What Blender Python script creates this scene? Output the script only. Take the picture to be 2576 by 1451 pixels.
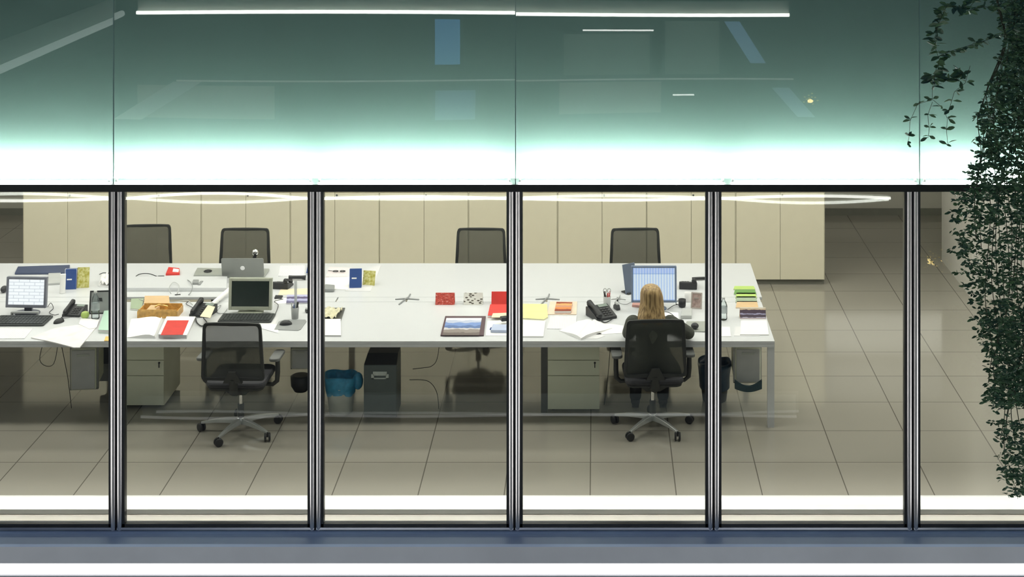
import bpy, bmesh, math, random
from mathutils import Vector, Matrix
for o in list(bpy.data.objects): bpy.data.objects.remove(o)
S = bpy.context.scene
C = bpy.context.scene.collection
PI = math.pi
R = math.radians
rnd = random.Random(7)

# ------------------------------------------------------------------ camera, world, exposure
F = 4051.0          # focal length in pixels of the 2576 wide frame
HC = 5.2            # camera height over the office floor
cam = bpy.data.objects.new('camera', bpy.data.cameras.new('camera')); C.objects.link(cam)
cam.location = (0, 0, HC); cam.rotation_euler = (PI/2, 0, 0)
cam.data.sensor_width = 36; cam.data.lens = F/2576*36
cam.data.shift_x = (1288-1500)/2576; cam.data.shift_y = (-475-725.5)/2576
cam.data.clip_end = 200
S.camera = cam
S.view_settings.view_transform = 'Standard'; S.view_settings.look = 'None'
S.view_settings.gamma = 1; S.view_settings.use_curve_mapping = False
S.view_settings.exposure = 0.0
w = bpy.data.worlds.new('world'); S.world = w; w.use_nodes = True
w.node_tree.nodes['Background'].inputs[0].default_value = (0.30, 0.45, 0.85, 1)
w.node_tree.nodes['Background'].inputs[1].default_value = 0.19
FILL_W = 30  # watts of one added fill lamp outside
CEIL_W = 18.5         # watts of one ceiling lamp
WINGE = 3.0         # radiance of the added glowing side panes
TUBE = 138           # radiance of the spandrel tubes

TOP = 0.73
YG = 11.85          # glass plane
def P(px, py, h=TOP):
    d = F*(HC-h)/(py+475.0)
    return Vector(((px-1500)*d/F, d, h))
def hz(py, d): return HC-(py+475.0)*d/F
def sx(px, d): return (px-1500.0)*d/F

# ------------------------------------------------------------------ materials
MATS = {}
def mat(name, col, rough=0.5, metal=0.0, var=0.06, scale=12, spec=0.5, emit=None, es=0, coat=0, trans=None):
    if name in MATS: return MATS[name]
    m = bpy.data.materials.new(name); m.use_nodes = True
    nt = m.node_tree; b = nt.nodes['Principled BSDF']
    b.inputs['Roughness'].default_value = rough; b.inputs['Metallic'].default_value = metal
    b.inputs['Specular IOR Level'].default_value = spec
    b.inputs['Coat Weight'].default_value = coat
    tc = nt.nodes.new('ShaderNodeTexCoord'); nz = nt.nodes.new('ShaderNodeTexNoise')
    nz.inputs['Scale'].default_value = scale; nz.inputs['Detail'].default_value = 3
    nt.links.new(tc.outputs['Object'], nz.inputs['Vector'])
    rp = nt.nodes.new('ShaderNodeValToRGB')
    rp.color_ramp.elements[0].position = 0.3; rp.color_ramp.elements[1].position = 0.7
    rp.color_ramp.elements[0].color = tuple(c*(1-var) for c in col)+(1,)
    rp.color_ramp.elements[1].color = tuple(min(1, c*(1+var)) for c in col)+(1,)
    nt.links.new(nz.outputs['Fac'], rp.inputs['Fac']); nt.links.new(rp.outputs['Color'], b.inputs['Base Color'])
    if emit:
        b.inputs['Emission Color'].default_value = tuple(emit)+(1,); b.inputs['Emission Strength'].default_value = es
    if trans is not None:
        t = nt.nodes.new('ShaderNodeBsdfTransparent'); mx = nt.nodes.new('ShaderNodeMixShader')
        mx.inputs[0].default_value = trans
        nt.links.new(b.outputs[0], mx.inputs[1]); nt.links.new(t.outputs[0], mx.inputs[2])
        nt.links.new(mx.outputs[0], nt.nodes['Material Output'].inputs['Surface'])
    MATS[name] = m
    return m

def pattern(name, kind, cols, scale=5, rough=0.5, emit=0, stops=None, rot=0):
    """printed cover: noise / voronoi / wave / gradient blocks through a stepped ramp"""
    if name in MATS: return MATS[name]
    m = bpy.data.materials.new(name); m.use_nodes = True
    nt = m.node_tree; b = nt.nodes['Principled BSDF']; b.inputs['Roughness'].default_value = rough
    tc = nt.nodes.new('ShaderNodeTexCoord'); mp = nt.nodes.new('ShaderNodeMapping')
    nt.links.new(tc.outputs['Generated'], mp.inputs['Vector']); mp.inputs['Rotation'].default_value = (0, 0, rot)
    if kind == 'noise':
        t = nt.nodes.new('ShaderNodeTexNoise'); t.inputs['Scale'].default_value = scale; t.inputs['Detail'].default_value = 4; out = t.outputs['Fac']
    elif kind == 'voronoi':
        t = nt.nodes.new('ShaderNodeTexVoronoi'); t.inputs['Scale'].default_value = scale; out = t.outputs['Distance']
    elif kind == 'lines':
        t = nt.nodes.new('ShaderNodeTexBrick'); t.inputs['Scale'].default_value = scale
        t.inputs['Mortar Size'].default_value = 0.012; t.inputs['Color1'].default_value = (1, 1, 1, 1); t.inputs['Color2'].default_value = (.85, .85, .85, 1)
        t.inputs['Mortar'].default_value = (0, 0, 0, 1); t.inputs['Brick Width'].default_value = .35; t.inputs['Row Height'].default_value = .12; out = t.outputs['Color']
    else:   # 'bandsx' / 'bandsy' / 'bandsz'
        sp = nt.nodes.new('ShaderNodeSeparateXYZ'); nt.links.new(mp.outputs[0], sp.inputs[0]); t = None
        out = sp.outputs[{'x': 0, 'y': 1, 'z': 2}[kind[-1]]]
        nz = nt.nodes.new('ShaderNodeTexNoise'); nz.inputs['Scale'].default_value = scale; nt.links.new(mp.outputs[0], nz.inputs['Vector'])
        ma = nt.nodes.new('ShaderNodeMath'); ma.operation = 'MULTIPLY_ADD'; ma.inputs[1].default_value = 0.22
        nt.links.new(nz.outputs['Fac'], ma.inputs[0]); nt.links.new(out, ma.inputs[2])
        mb = nt.nodes.new('ShaderNodeMath'); mb.operation = 'SUBTRACT'; mb.inputs[1].default_value = 0.11
        nt.links.new(ma.outputs[0], mb.inputs[0]); out = mb.outputs[0]
    if t is not None: nt.links.new(mp.outputs[0], t.inputs['Vector'])
    rp = nt.nodes.new('ShaderNodeValToRGB'); cr = rp.color_ramp; cr.interpolation = 'CONSTANT' if kind[:5] == 'bands' else 'LINEAR'
    n = len(cols); st = stops or [i/(n if kind[:5] == 'bands' else max(1, n-1)) for i in range(n)]
    cr.elements[0].position = st[0]; cr.elements[0].color = tuple(cols[0])+(1,)
    cr.elements[1].position = st[-1]; cr.elements[1].color = tuple(cols[-1])+(1,)
    for i in range(1, n-1):
        e = cr.elements.new(st[i]); e.color = tuple(cols[i])+(1,)
    nt.links.new(out, rp.inputs['Fac'])
    nt.links.new(rp.outputs['Color'], b.inputs['Base Color'])
    if emit:
        b.inputs['Base Color'].default_value = (.02, .02, .02, 1)
        for l in list(b.inputs['Base Color'].links): nt.links.remove(l)
        nt.links.new(rp.outputs['Color'], b.inputs['Emission Color']); b.inputs['Emission Strength'].default_value = emit
    MATS[name] = m
    return m

def glass_mat(name, tint, ior=1.5, wav=0.0):
    m = bpy.data.materials.new(name); m.use_nodes = True; nt = m.node_tree; nt.nodes.clear()
    out = nt.nodes.new('ShaderNodeOutputMaterial'); mx = nt.nodes.new('ShaderNodeMixShader')
    tr = nt.nodes.new('ShaderNodeBsdfTransparent'); tr.inputs[0].default_value = tuple(tint)+(1,)
    gl = nt.nodes.new('ShaderNodeBsdfGlossy'); gl.inputs['Roughness'].default_value = 0.004
    fr = nt.nodes.new('ShaderNodeFresnel'); fr.inputs['IOR'].default_value = ior
    geo = nt.nodes.new('ShaderNodeNewGeometry')   # both faces of the sheet meet air on the outside
    sel = nt.nodes.new('ShaderNodeMath'); sel.operation = 'MULTIPLY_ADD'
    sel.inputs[1].default_value = 1/ior-ior; sel.inputs[2].default_value = ior
    nt.links.new(geo.outputs['Backfacing'], sel.inputs[0]); 
    nt.links.new(fr.outputs[0], mx.inputs[0]); nt.links.new(tr.outputs[0], mx.inputs[1]); nt.links.new(gl.outputs[0], mx.inputs[2])
    if wav:
        tc = nt.nodes.new('ShaderNodeTexCoord'); nz = nt.nodes.new('ShaderNodeTexNoise'); nz.inputs['Scale'].default_value = 1.6; nz.inputs['Detail'].default_value = 0
        bp = nt.nodes.new('ShaderNodeBump'); bp.inputs['Distance'].default_value = wav; bp.inputs['Strength'].default_value = 1
        nt.links.new(tc.outputs['Object'], nz.inputs['Vector']); nt.links.new(nz.outputs['Fac'], bp.inputs['Height']); nt.links.new(bp.outputs[0], gl.inputs['Normal'])
    nt.links.new(mx.outputs[0], out.inputs['Surface'])
    return m

def floor_mat():
    m = bpy.data.materials.new('polished_tiles'); m.use_nodes = True; nt = m.node_tree; b = nt.nodes['Principled BSDF']
    tc = nt.nodes.new('ShaderNodeTexCoord'); mp = nt.nodes.new('ShaderNodeMapping')
    mp.inputs['Location'].default_value = (-TILE_X/TW, -TILE_Y/TW, 0); mp.inputs['Scale'].default_value = (1/TW, 1/TW, 1)
    nt.links.new(tc.outputs['Object'], mp.inputs['Vector'])
    br = nt.nodes.new('ShaderNodeTexBrick'); br.offset = 0; br.inputs['Scale'].default_value = 1
    br.inputs['Brick Width'].default_value = 1; br.inputs['Row Height'].default_value = 1
    br.inputs['Mortar Size'].default_value = 0.007; br.inputs['Mortar Smooth'].default_value = 0.1
    br.inputs['Color1'].default_value = (.345, .325, .275, 1); br.inputs['Color2'].default_value = (.365, .342, .29, 1)
    br.inputs['Mortar'].default_value = (.13, .12, .10, 1)
    nt.links.new(mp.outputs[0], br.inputs['Vector'])
    nt.links.new(br.outputs['Color'], b.inputs['Base Color'])
    b.inputs['Roughness'].default_value = 0.09; b.inputs['IOR'].default_value = 1.6
    return m

TW = 0.655; TILE_X = 0.369*HC; TILE_Y = 21065/(1083+475.0)
WHITE = mat('white_laminate', (.69, .70, .715), .35, var=.015)
CABM = mat('beige_cabinet_paint', (.80, .745, .575), .5, var=.02)
CABG = mat('cabinet_gap', (.16, .15, .11), .7)
PLIN = mat('plinth_grey', (.22, .22, .18), .6)
PEDM = mat('pedestal_metal', (.84, .86, .68), .4, var=.02)
ALU = mat('brushed_aluminium', (.80, .79, .78), .31, 1.0, var=.04)
ALUD = mat('dark_aluminium', (.10, .105, .105), .4, .8)
SILL = mat('sill_metal', (.74, .78, .80), .4, .05, var=.08, scale=2)
RUB = mat('black_gasket', (.012, .012, .014), .6)
BLK = mat('black_plastic', (.022, .023, .025), .45)
CHB = mat('chair_black', (.028, .03, .028), .55)
FAB = mat('seat_fabric', (.045, .045, .05), .9)
MESH = mat('chair_mesh', (.05, .055, .045), .8, trans=.17)
GREY = mat('grey_plastic', (.30, .31, .31), .45)
LGREY = mat('light_grey_plastic', (.52, .53, .52), .45)
STAR = mat('chair_star_grey', (.55, .57, .56), .35, .6)
PAPER = mat('paper', (.88, .87, .86), .8, var=.02)
PAPER2 = mat('greyish_paper', (.74, .73, .74), .8, var=.05, scale=30)
CREAM = mat('cream_paper', (.85, .74, .52), .8, var=.05)
PRINT = pattern('printed_page', 'lines', [(.45, .45, .5), (.8, .8, .82), (.9, .89, .9)], 3, .8)
BLUE = mat('blue_cover', (.035, .085, .28), .4)
NAVY = mat('navy_cover', (.06, .08, .15), .4)
RED = mat('red_cover', (.72, .05, .04), .45, var=.1)
GREEN = mat('green_cover', (.16, .34, .08), .5)
LIME = mat('lime_cover', (.50, .68, .18), .5)
MINT = mat('mint_folder', (.48, .68, .55), .6)
SAGE = mat('sage_cover', (.36, .44, .30), .6)
YEL = mat('yellow_folder', (.88, .86, .36), .6)
ORG = mat('orange_cover', (.75, .26, .06), .5)
TAN = mat('tan_folder', (.70, .48, .26), .6)
CHROME = mat('chrome', (.8, .8, .8), .12, 1.0)
SILV = mat('silver_plastic', (.46, .48, .44), .35, .3)
PUR = mat('violet_cover', (.16, .14, .27), .5)
SKIN = mat('skin', (.62, .36, .25), .55)
CLEAR = glass_mat('clear_bottle', (.90, .94, .94), 1.3)

# ------------------------------------------------------------------ mesh builder
class B:
    def __init__(s): s.v = []; s.f = []; s.sm = []; s.M = Matrix.Identity(4)
    def add(s, vs, fs, smooth=False):
        n = len(s.v); s.v += [tuple(s.M @ Vector(v)) for v in vs]
        s.f += [tuple(i+n for i in f) for f in fs]; s.sm += [smooth]*len(fs); return s
    def box(s, x0, x1, y0, y1, z0, z1):
        return s.add([(x0, y0, z0), (x1, y0, z0), (x1, y1, z0), (x0, y1, z0), (x0, y0, z1), (x1, y0, z1), (x1, y1, z1), (x0, y1, z1)],
                     [(0, 3, 2, 1), (4, 5, 6, 7), (0, 1, 5, 4), (1, 2, 6, 5), (2, 3, 7, 6), (3, 0, 4, 7)])
    def prism(s, pts, z0, z1):
        a = sum(pts[i][0]*pts[(i+1) % len(pts)][1]-pts[(i+1) % len(pts)][0]*pts[i][1] for i in range(len(pts)))
        if a < 0: pts = pts[::-1]
        n = len(pts)
        def g(z, p): return z(p[0], p[1]) if callable(z) else z
        return s.add([(p[0], p[1], g(z0, p)) for p in pts]+[(p[0], p[1], g(z1, p)) for p in pts],
                     [tuple(range(n))[::-1], tuple(range(n, 2*n))]+[(i, (i+1) % n, n+(i+1) % n, n+i) for i in range(n)])
    def prof_x(s, yz, x0, x1, smooth=False):     # (y,z) outline swept along x
        n = len(yz)
        return s.add([(x0, p[0], p[1]) for p in yz]+[(x1, p[0], p[1]) for p in yz],
                     [tuple(range(n))[::-1], tuple(range(n, 2*n))]+[(i, (i+1) % n, n+(i+1) % n, n+i) for i in range(n)], smooth)
    def ring(s, rings, smooth=True, cap=True):
        n = len(rings[0]); vs = [p for r in rings for p in r]; fs = []
        for k in range(len(rings)-1):
            for i in range(n): fs.append((k*n+i, k*n+(i+1) % n, (k+1)*n+(i+1) % n, (k+1)*n+i))
        s.add(vs, fs, smooth)
        if cap: s.add(list(rings[0]), [tuple(range(n))[::-1]]); s.add(list(rings[-1]), [tuple(range(n))])
        return s
    def lathe(s, prof, cx=0, cy=0, n=20, smooth=True):
        return s.ring([[(cx+r*math.cos(2*PI*i/n), cy+r*math.sin(2*PI*i/n), z) for i in range(n)] for r, z in prof], smooth)
    def tube(s, pts, r, n=8, rads=None):
        pts = [Vector(p) for p in pts]; rings = []; up = None
        for i, p in enumerate(pts):
            t = (pts[min(i+1, len(pts)-1)]-pts[max(i-1, 0)]).normalized()
            if up is None: up = Vector((0, 0, 1)) if abs(t.z) < .9 else Vector((1, 0, 0))
            a = t.cross(up).normalized(); b = a.cross(t).normalized(); up = b
            rr = rads[i] if rads else r
            rings.append([tuple(p+rr*(math.cos(2*PI*k/n)*a+math.sin(2*PI*k/n)*b)) for k in range(n)])
        return s.ring(rings)
    def ell(s, c, r, n=14, m=9, rot=None):
        rot = rot or Matrix.Identity(3); rings = []
        for j in range(m+1):
            th = PI*(j/m); th = min(max(th, .03), PI-.03)
            rings.append([tuple(Vector(c)+rot @ Vector((r[0]*math.sin(th)*math.cos(2*PI*i/n), r[1]*math.sin(th)*math.sin(2*PI*i/n), -r[2]*math.cos(th)))) for i in range(n)])
        return s.ring(rings)
    def cap(s, p0, p1, r0, r1, n=12):
        p0 = Vector(p0); p1 = Vector(p1); t = (p1-p0).normalized(); pts = []; rs = []
        for a in (-.98, -.75, -.4, 0): pts.append(p0+t*a*r0); rs.append(r0*math.sqrt(1-a*a))
        for a in (0, .4, .75, .98): pts.append(p1+t*a*r1); rs.append(r1*math.sqrt(1-a*a))
        return s.tube(pts, 0, n, rs)
    def build(s, name, m, parent=None, bev=0, loc=None):
        me = bpy.data.meshes.new(name); me.from_pydata(s.v, [], s.f); me.materials.append(m)
        me.polygons.foreach_set('use_smooth', s.sm); me.update()
        o = bpy.data.objects.new(name, me); C.objects.link(o)
        if parent: o.parent = parent
        if loc is not None: o.location = loc
        if bev:
            bm_ = o.modifiers.new('bevel', 'BEVEL'); bm_.width = bev; bm_.segments = 2; bm_.limit_method = 'ANGLE'; bm_.angle_limit = R(50)
        return o

def tag(o, label=None, cat=None, group=None, kind=None):
    if label: o['label'] = label
    if cat: o['category'] = cat
    if group: o['group'] = group
    if kind: o['kind'] = kind
    return o
def thing(name, label, cat, loc=(0, 0, 0), rz=0, group=None):
    o = bpy.data.objects.new(name, None); o.empty_display_size = .05; C.objects.link(o)
    o.location = loc; o.rotation_euler = (0, 0, rz)
    return tag(o, label, cat, group)
def solo(name, b, m, label, cat, loc=(0, 0, 0), rz=0, group=None, bev=0):
    o = b.build(name, m, None, bev, loc); o.rotation_euler = (0, 0, rz); return tag(o, label, cat, group)
def struct(name, b, m, parent=None, bev=0, loc=None):
    o = b.build(name, m, parent, bev, loc)
    if not parent: o['kind'] = 'structure'
    return o
def copy_tree(o, parent=None, loc=None, rz=None, label=None):
    c = o.copy(); C.objects.link(c); c.parent = parent
    if loc is not None: c.location = loc
    if rz is not None: c.rotation_euler = (0, 0, rz)
    if label: c['label'] = label
    for ch in o.children: copy_tree(ch, c)
    return c
def rrect(x0, x1, y0, y1, r, n=5):
    pts = []
    for cx, cy, a in ((x1-r, y1-r, 0), (x0+r, y1-r, 90), (x0+r, y0+r, 180), (x1-r, y0+r, 270)):
        for k in range(n+1):
            t = R(a+90*k/n); pts.append((cx+r*math.cos(t), cy+r*math.sin(t)))
    return pts

# ------------------------------------------------------------------ shell of the room
XL, XR, YB = -9.2, 7.4, 20.75
struct('floor', B().box(XL, XR, 12.16, YB, -.12, 0), floor_mat())
WALL = mat('wall_paint', (.62, .60, .52), .8, var=.02)
struct('wall_back', B().box(XL, XR, YB, YB+.2, 0, 2.75), WALL)
struct('wall_left', B().box(XL-.2, XL, 12.1, YB+.2, 0, 2.75), WALL)
struct('wall_right', B().box(XR, XR+.2, 12.1, YB+.2, 0, 2.75), WALL)
struct('baseboard_back', B().box(XL, XR, YB-.03, YB, 0, .085), PLIN)
struct('ceiling', B().box(XL-.2, XR+.2, 12.14, YB+.2, 2.75, 2.85), mat('ceiling_white', (.75, .75, .72), .8))
struct('wall_pillar', B().box(4.0, 4.85, 17.15, 18.65, 0, 2.75), mat('pillar_paint', (.72, .70, .64), .7, var=.02))
# floor edge by the glass: white round-nosed convector cover, then the cream channel below it
YR = 21065/(1281+475.0)
noz = [(12.24, -.03), (12.24, .0)]
for k in range(7):
    a = R(90-90*k/6); noz.append((YR+.03-(.03)*math.cos(a) if 0 else YR+.03-.03*math.cos(PI/2-a), .0-.0+.012*math.sin(a)))
struct('trim_1', B().prof_x([(12.2, -.034), (12.2, .018), (12.16, .026), (12.10, .026), (12.04, .018), (YR, .0), (YR, -.034)][::-1], XL, XR), mat('white_cover_metal', (.86, .86, .85), .3, .0, var=.02))
struct('trim_2', B().prof_x([(11.90, -.2), (11.90, -.083), (11.93, -.078), (12.004, -.036), (12.3, -.036), (12.3, -.2)][::-1], XL, XR), mat('cream_channel', (.74, .69, .60), .5, var=.02))
# small posts between the cover's lengths
# ------------------------------------------------------------------ facade
SP = 500*YG/F; X0 = sx(1294.5, YG)
edges = [X0+SP*k for k in range(-4, 5)]
zt, zb = hz(480, YG), hz(1331, YG)
GL1 = glass_mat('window_glass', (.975, .985, .98), 1.5, .0)
NAMES = {}
def pane(x0, x1, y, z0, z1, bulge, m, name, parent, tilt=0.0):
    nx, nz = 26, 26; th = .006; vs = []; fs = []
    for side in (0, 1):
        for j in range(nz+1):
            for i in range(nx+1):
                u = i/nx; v = j/nz
                d = bulge*math.sin(PI*u)*math.sin(PI*v)+tilt*(v-.5)*(z1-z0)
                vs.append((x0+(x1-x0)*u, y+d+side*th, z0+(z1-z0)*v))
    N = (nx+1)*(nz+1)
    for j in range(nz):
        for i in range(nx):
            a = j*(nx+1)+i; fs.append((a, a+1, a+nx+2, a+nx+1)); fs.append((N+a, N+a+nx+1, N+a+nx+2, N+a+1))
    return B().add(vs, fs, True).build(name, m, parent)
def halfround(x0, x1, y0, z0, z1, depth):      # silver bead with a rounded front, standing along z
    n = 8; c = (x0+x1)/2; r = (x1-x0)/2
    pts = [(x0, y0+depth)]+[(c-r*math.cos(PI*k/n), y0+r*.8*(1-math.sin(PI*k/n))) for k in range(n+1)]+[(x1, y0+depth)]
    return B().prism(pts, z0, z1)
bul = [(.0011, -.0016), (-.0009, .0018), (.0024, -.0020), (.0010, -.0006), (-.0006, .0010), (.0012, -.0022), (-.001, .001), (.001, -.002)]
for k in range(8):
    a, b_ = edges[k]+.007, edges[k+1]-.007
    f = bpy.data.objects.new('window_%d' % (k+1), None); C.objects.link(f); f['kind'] = 'structure'
    f.location = (0, 0, 0)
    for s_, (u0, u1) in enumerate(((a, a+.034), (b_-.034, b_))):
        halfround(u0, u1, YG-.035, zb, zt, .055).build('frame_bead', ALU, f)
    q = B(); q.box(a+.034, a+.052, YG-.012, YG+.045, zb+.02, zt); q.box(b_-.052, b_-.034, YG-.012, YG+.045, zb+.02, zt)
    q.box(a+.034, b_-.034, YG-.012, YG+.045, zb+.022, zb+.044); q.build('inner_frame', ALUD, f)
    B().prof_x([(YG-.02, zb+.0), (YG-.035, zb+.012), (YG-.028, zb+.024), (YG+.05, zb+.024), (YG+.05, zb)], a, b_).build('bottom_bead', ALU, f)
    pane(a+.045, b_-.045, YG, zb+.05, zt, bul[k][0], GL1, 'glass', f)
    pane(a+.045, b_-.045, YG+.028, zb+.05, zt, bul[k][1], GL1, 'glass', f)
g = B()
for e in edges: g.box(e-.0075, e+.0075, YG-.012, YG+.07, zb-.01, zt)
struct('trim_3', g, RUB)
# header bar
zh = hz(462, YG)
struct('trim_4', B().box(XL, XR, YG-.03, YG+.24, zt, zh), mat('header_dark', (.035, .038, .036), .4, .5))
# outer sill, fascia and the lit strip of the storey below
zs = hz(1333, YG)
ys = F*(HC-zs)/(1368+475.0)
struct('trim_5', B().prof_x([(YG+.05, zs-.02), (YG+.05, zb-.001), (YG-.05, zb-.001), (YG-.055, zs), (YG-.09, zs-.006), (YG-.15, zs-.004), (ys-.002, zs), (ys-.002, zs-.02)], XL, XR), mat('ledge_sky_tint', (.62, .76, .95), .45, .0, var=.12, scale=1.5))  # blue of the sky's reflection put into the ledge colour
struct('trim_9', B().box(XL, XR, ys, YG+.05, hz(1417, ys), zs-.0205), SILL)
struct('trim_6', B().box(XL, XR, ys-.0, YG+.05, hz(1417, ys)-.35, hz(1449, ys)), mat('fascia_grey', (.25, .26, .28), .5))
t = thing('strip_light', 'continuous white light strip glowing under the grey outer sill along the bottom', 'light', (0, ys+.02, hz(1448, ys)))
B().box(XL, XR, 0, .05, 0, hz(1417, ys)-hz(1448, ys)).build('diffuser', mat('lit_diffuser', (.9, .9, .9), .5, emit=(1, 1, 1), es=2.2), t)

# spandrel over the windows: teal back panel, clear glass in front, fluorescent tubes along its foot
ztop = 4.6
TEAL = mat('teal_panel', (.212, .365, .323), .6, var=.03, scale=1.2)
struct('wall_front', B().box(XL, XR, 12.02, 12.12, zh, ztop), TEAL)
struct('trim_7', B().box(XL, XR, YG-.03, 12.12, ztop, ztop+.1), ALUD)
GL2 = glass_mat('spandrel_glass', (.97, .985, .98), 1.5, .0)
js = [sx(p, YG) for p in (-725, 286, 1297, 2313, 3324)]
tilts = [0.0003, -.00022, .00045, -.0003]
for k in range(4):
    f = bpy.data.objects.new('window_%d' % (9+k), None); C.objects.link(f); f['kind'] = 'structure'
    pane(js[k]+.003, js[k+1]-.003, YG-.006, zh, ztop, (.002, .0015, -.002, .001)[k], GL2, 'glass', f, tilts[k])
q = B()
for j in js[1:4]: q.box(j-.003, j+.003, YG-.008, YG, zh, ztop)
struct('trim_8', q, mat('joint_silicone', (.18, .32, .28), .6))
TUBM = mat('tube_glow', (.9, .9, .9), .5, emit=(1, 1, .95), es=TUBE)
tube0 = None
segs = [(-230, 279), (293, 785), (803, 1284), (1306, 1820), (1840, 2303), (2322, 2850)]
for i, (p0, p1) in enumerate(segs):
    xa, xb = sx(p0, 11.95), sx(p1, 11.95)
    t = thing('fluorescent_tube', 'white fluorescent tube glowing behind the green glass above window %s' % ['at the left edge', 'with the silver laptop', 'with the blue bin', 'with the seated woman', 'right of the seated woman', 'behind the hanging leaves'][i], 'light',
              ((xa+xb)/2, 11.93, zh+.035), 0, None)
    L = (xb-xa)/2
    B().tube([(-L+.002, 0, 0), (L-.002, 0, 0)], .013, 12).build('tube', TUBM, t)
    for s_ in (-1, 1): B().box(s_*L-(.015 if s_ > 0 else 0), s_*L+(.015 if s_ < 0 else 0), -.008, .008, -.035, -.02).build('lamp_holder', WHITE, t)

# ------------------------------------------------------------------ ceiling lamps (out of frame, they light the office)
def ceiling_lamp(x, y, n, wm=1.0, L=1.5, c=(1, .975, .89)):
    t = thing('ceiling_light', n, 'light', (x, y, 2.75), 0, 'ceiling lights of the office')
    q = B(); q.box(-L/2, L/2, -.16, .16, -.05, 0); q.build('housing', WHITE, t, .01)
    l = bpy.data.lights.new('lamp', 'AREA'); l.shape = 'RECTANGLE'; l.size = L-.05; l.size_y = .28; l.energy = CEIL_W*wm; l.color = c
    o = bpy.data.objects.new('lamp', l); C.objects.link(o); o.parent = t; o.location = (0, 0, -.055)
for ri, (y, nm, wm) in enumerate(((13.35, 'front row', 1.25), (14.9, 'row over the desks', 1.0), (16.5, 'row before the cabinets', 1.15))):
    for i in range(7):
        ceiling_lamp(-7.4+2.15*i, y, 'long white ceiling light, %s, number %s from the left' % (nm, ['one', 'two', 'three', 'four', 'five', 'six', 'seven'][i]), wm*(.55 if i == 6 else .85 if i == 5 else 1))
t = thing('added_foot_light', 'added slim linear light along the window head inside, brightening the window foot', 'light', (-1, 11.955, zt-.002))  # added to brighten the floor edge cover and the cream channel
B().box(-8, 8, -.02, .02, -.02, 0).build('housing', WHITE, t)
l = bpy.data.lights.new('lamp', 'AREA'); l.shape = 'RECTANGLE'; l.size = 15.5; l.size_y = .03; l.energy = 42; l.spread = R(40); l.color = (1, .98, .93)
o = bpy.data.objects.new('lamp', l); C.objects.link(o); o.parent = t; o.location = (0, 0, -.022)
# glowing panel on the back wall, mirrored in the polished floor
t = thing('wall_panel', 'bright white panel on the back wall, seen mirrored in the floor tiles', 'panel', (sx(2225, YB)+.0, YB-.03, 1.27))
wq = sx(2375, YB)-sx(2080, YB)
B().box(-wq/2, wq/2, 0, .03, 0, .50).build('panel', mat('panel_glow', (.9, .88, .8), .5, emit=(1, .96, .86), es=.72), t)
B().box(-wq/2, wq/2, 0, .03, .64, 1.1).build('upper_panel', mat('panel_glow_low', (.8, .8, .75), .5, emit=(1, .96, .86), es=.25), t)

# ------------------------------------------------------------------ cabinets
YC = 21065/(717+475.0)
CW = 224.1*YC/F
def make_cabinet():
    t = thing('storage_cabinet', 'x', 'cabinet', (0, 0, 0), 0, 'row of beige cabinets along the back')
    B().box(-CW/2+.001, CW/2-.001, .03, .48, .06, 1.27).build('carcass', CABG, t)
    B().box(-CW/2, CW/2, .05, .46, 0, .06).build('plinth', PLIN, t)
    for s_ in (0, 1):
        x0 = -CW/2+.007 if s_ == 0 else .002; x1 = -.002 if s_ == 0 else CW/2-.007
        d = B().box(x0, x1, 0, .03, .062, 1.015).build('door', CABM, t)
        if s_ == 1: B().M; q = B(); q.M = Matrix.Translation((.022, 0, .985)) @ Matrix.Rotation(PI/2, 4, 'X'); q.lathe([(.011, -.001), (.011, .008), (.005, .012)], n=12); q.build('lock', BLK, d)
        B().box(x0, x1, 0, .03, 1.022, 1.262).build('drawer_front', CABM, t)
    B().box(-CW/2+.001, CW/2-.001, -.002, .48, 1.264, 1.285).build('top_panel', CABM, t)
    B().box(-CW/2, -CW/2+.003, 0.003, .478, .06, 1.264).build('side_panel', CABM, t)
    B().box(CW/2-.003, CW/2, 0.003, .478, .06, 1.264).build('side_panel', CABM, t)
    return t
cab = make_cabinet()
clabs = ['beige two-door cabinet at the left end of the row, behind the lit screen', 'beige two-door cabinet behind the leftmost chair, partly covered by it',
         'beige two-door cabinet behind the chair with the silver laptop before it', 'beige two-door cabinet behind the blue binder that stands left of the clear desk stretch',
         'beige two-door cabinet behind the empty stretch of desk, left of the middle chair', 'beige two-door cabinet directly behind the middle chair of the far side',
         'beige two-door cabinet just left of the chair that faces the seated woman', 'beige two-door cabinet behind the chair that faces the seated woman, and to its right',
         'beige two-door cabinet at the right end of the row beside the open floor']
for i in range(9):
    x = sx(58, YC)+CW*(i+.5)
    if i == 0: cab.location = (x, YC, 0); cab['label'] = clabs[0]
    else: copy_tree(cab, None, (x, YC, 0), 0, clabs[i])

# ------------------------------------------------------------------ benches
YF, YM0, YM1, YBK = F*4.47/(858+475), F*4.47/(759+475), F*4.47/(747+475), F*4.47/(662+475)
XE = 1.505; XW = -8.3
legx = (1.475, -.45, -2.41, -6.5)
t = thing('bench_desk', 'long white front bench desk running across all windows, nearest the glass', 'desk', (0, YF, 0))
B().box(XW, XE, 0, YM0-YF-.003, .705, .73).build('tabletop', WHITE, t, .002)
B().box(XW, XE, .0, .03, .679, .7045).build('front_rail', WHITE, t)
for x in legx:
    o_ = 0 if x > 1 else .33
    B().box(x-.028, x+.028, .005+o_, .06+o_, 0, .7045).build('leg', WHITE if x > 1 else ALUD, t)  # inner legs coloured dark to stand for the shade under the desk
t = thing('bench_desk', 'long white rear bench desk behind the cable channel, along the far chairs', 'desk', (0, YM1, 0))
B().box(XW, XE+.02, .003, YBK-YM1, .705, .73).build('tabletop', WHITE, t, .002)
B().box(XW, XE+.02, YBK-YM1-.03, YBK-YM1, .68, .7045).build('rear_rail', WHITE, t)
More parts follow.
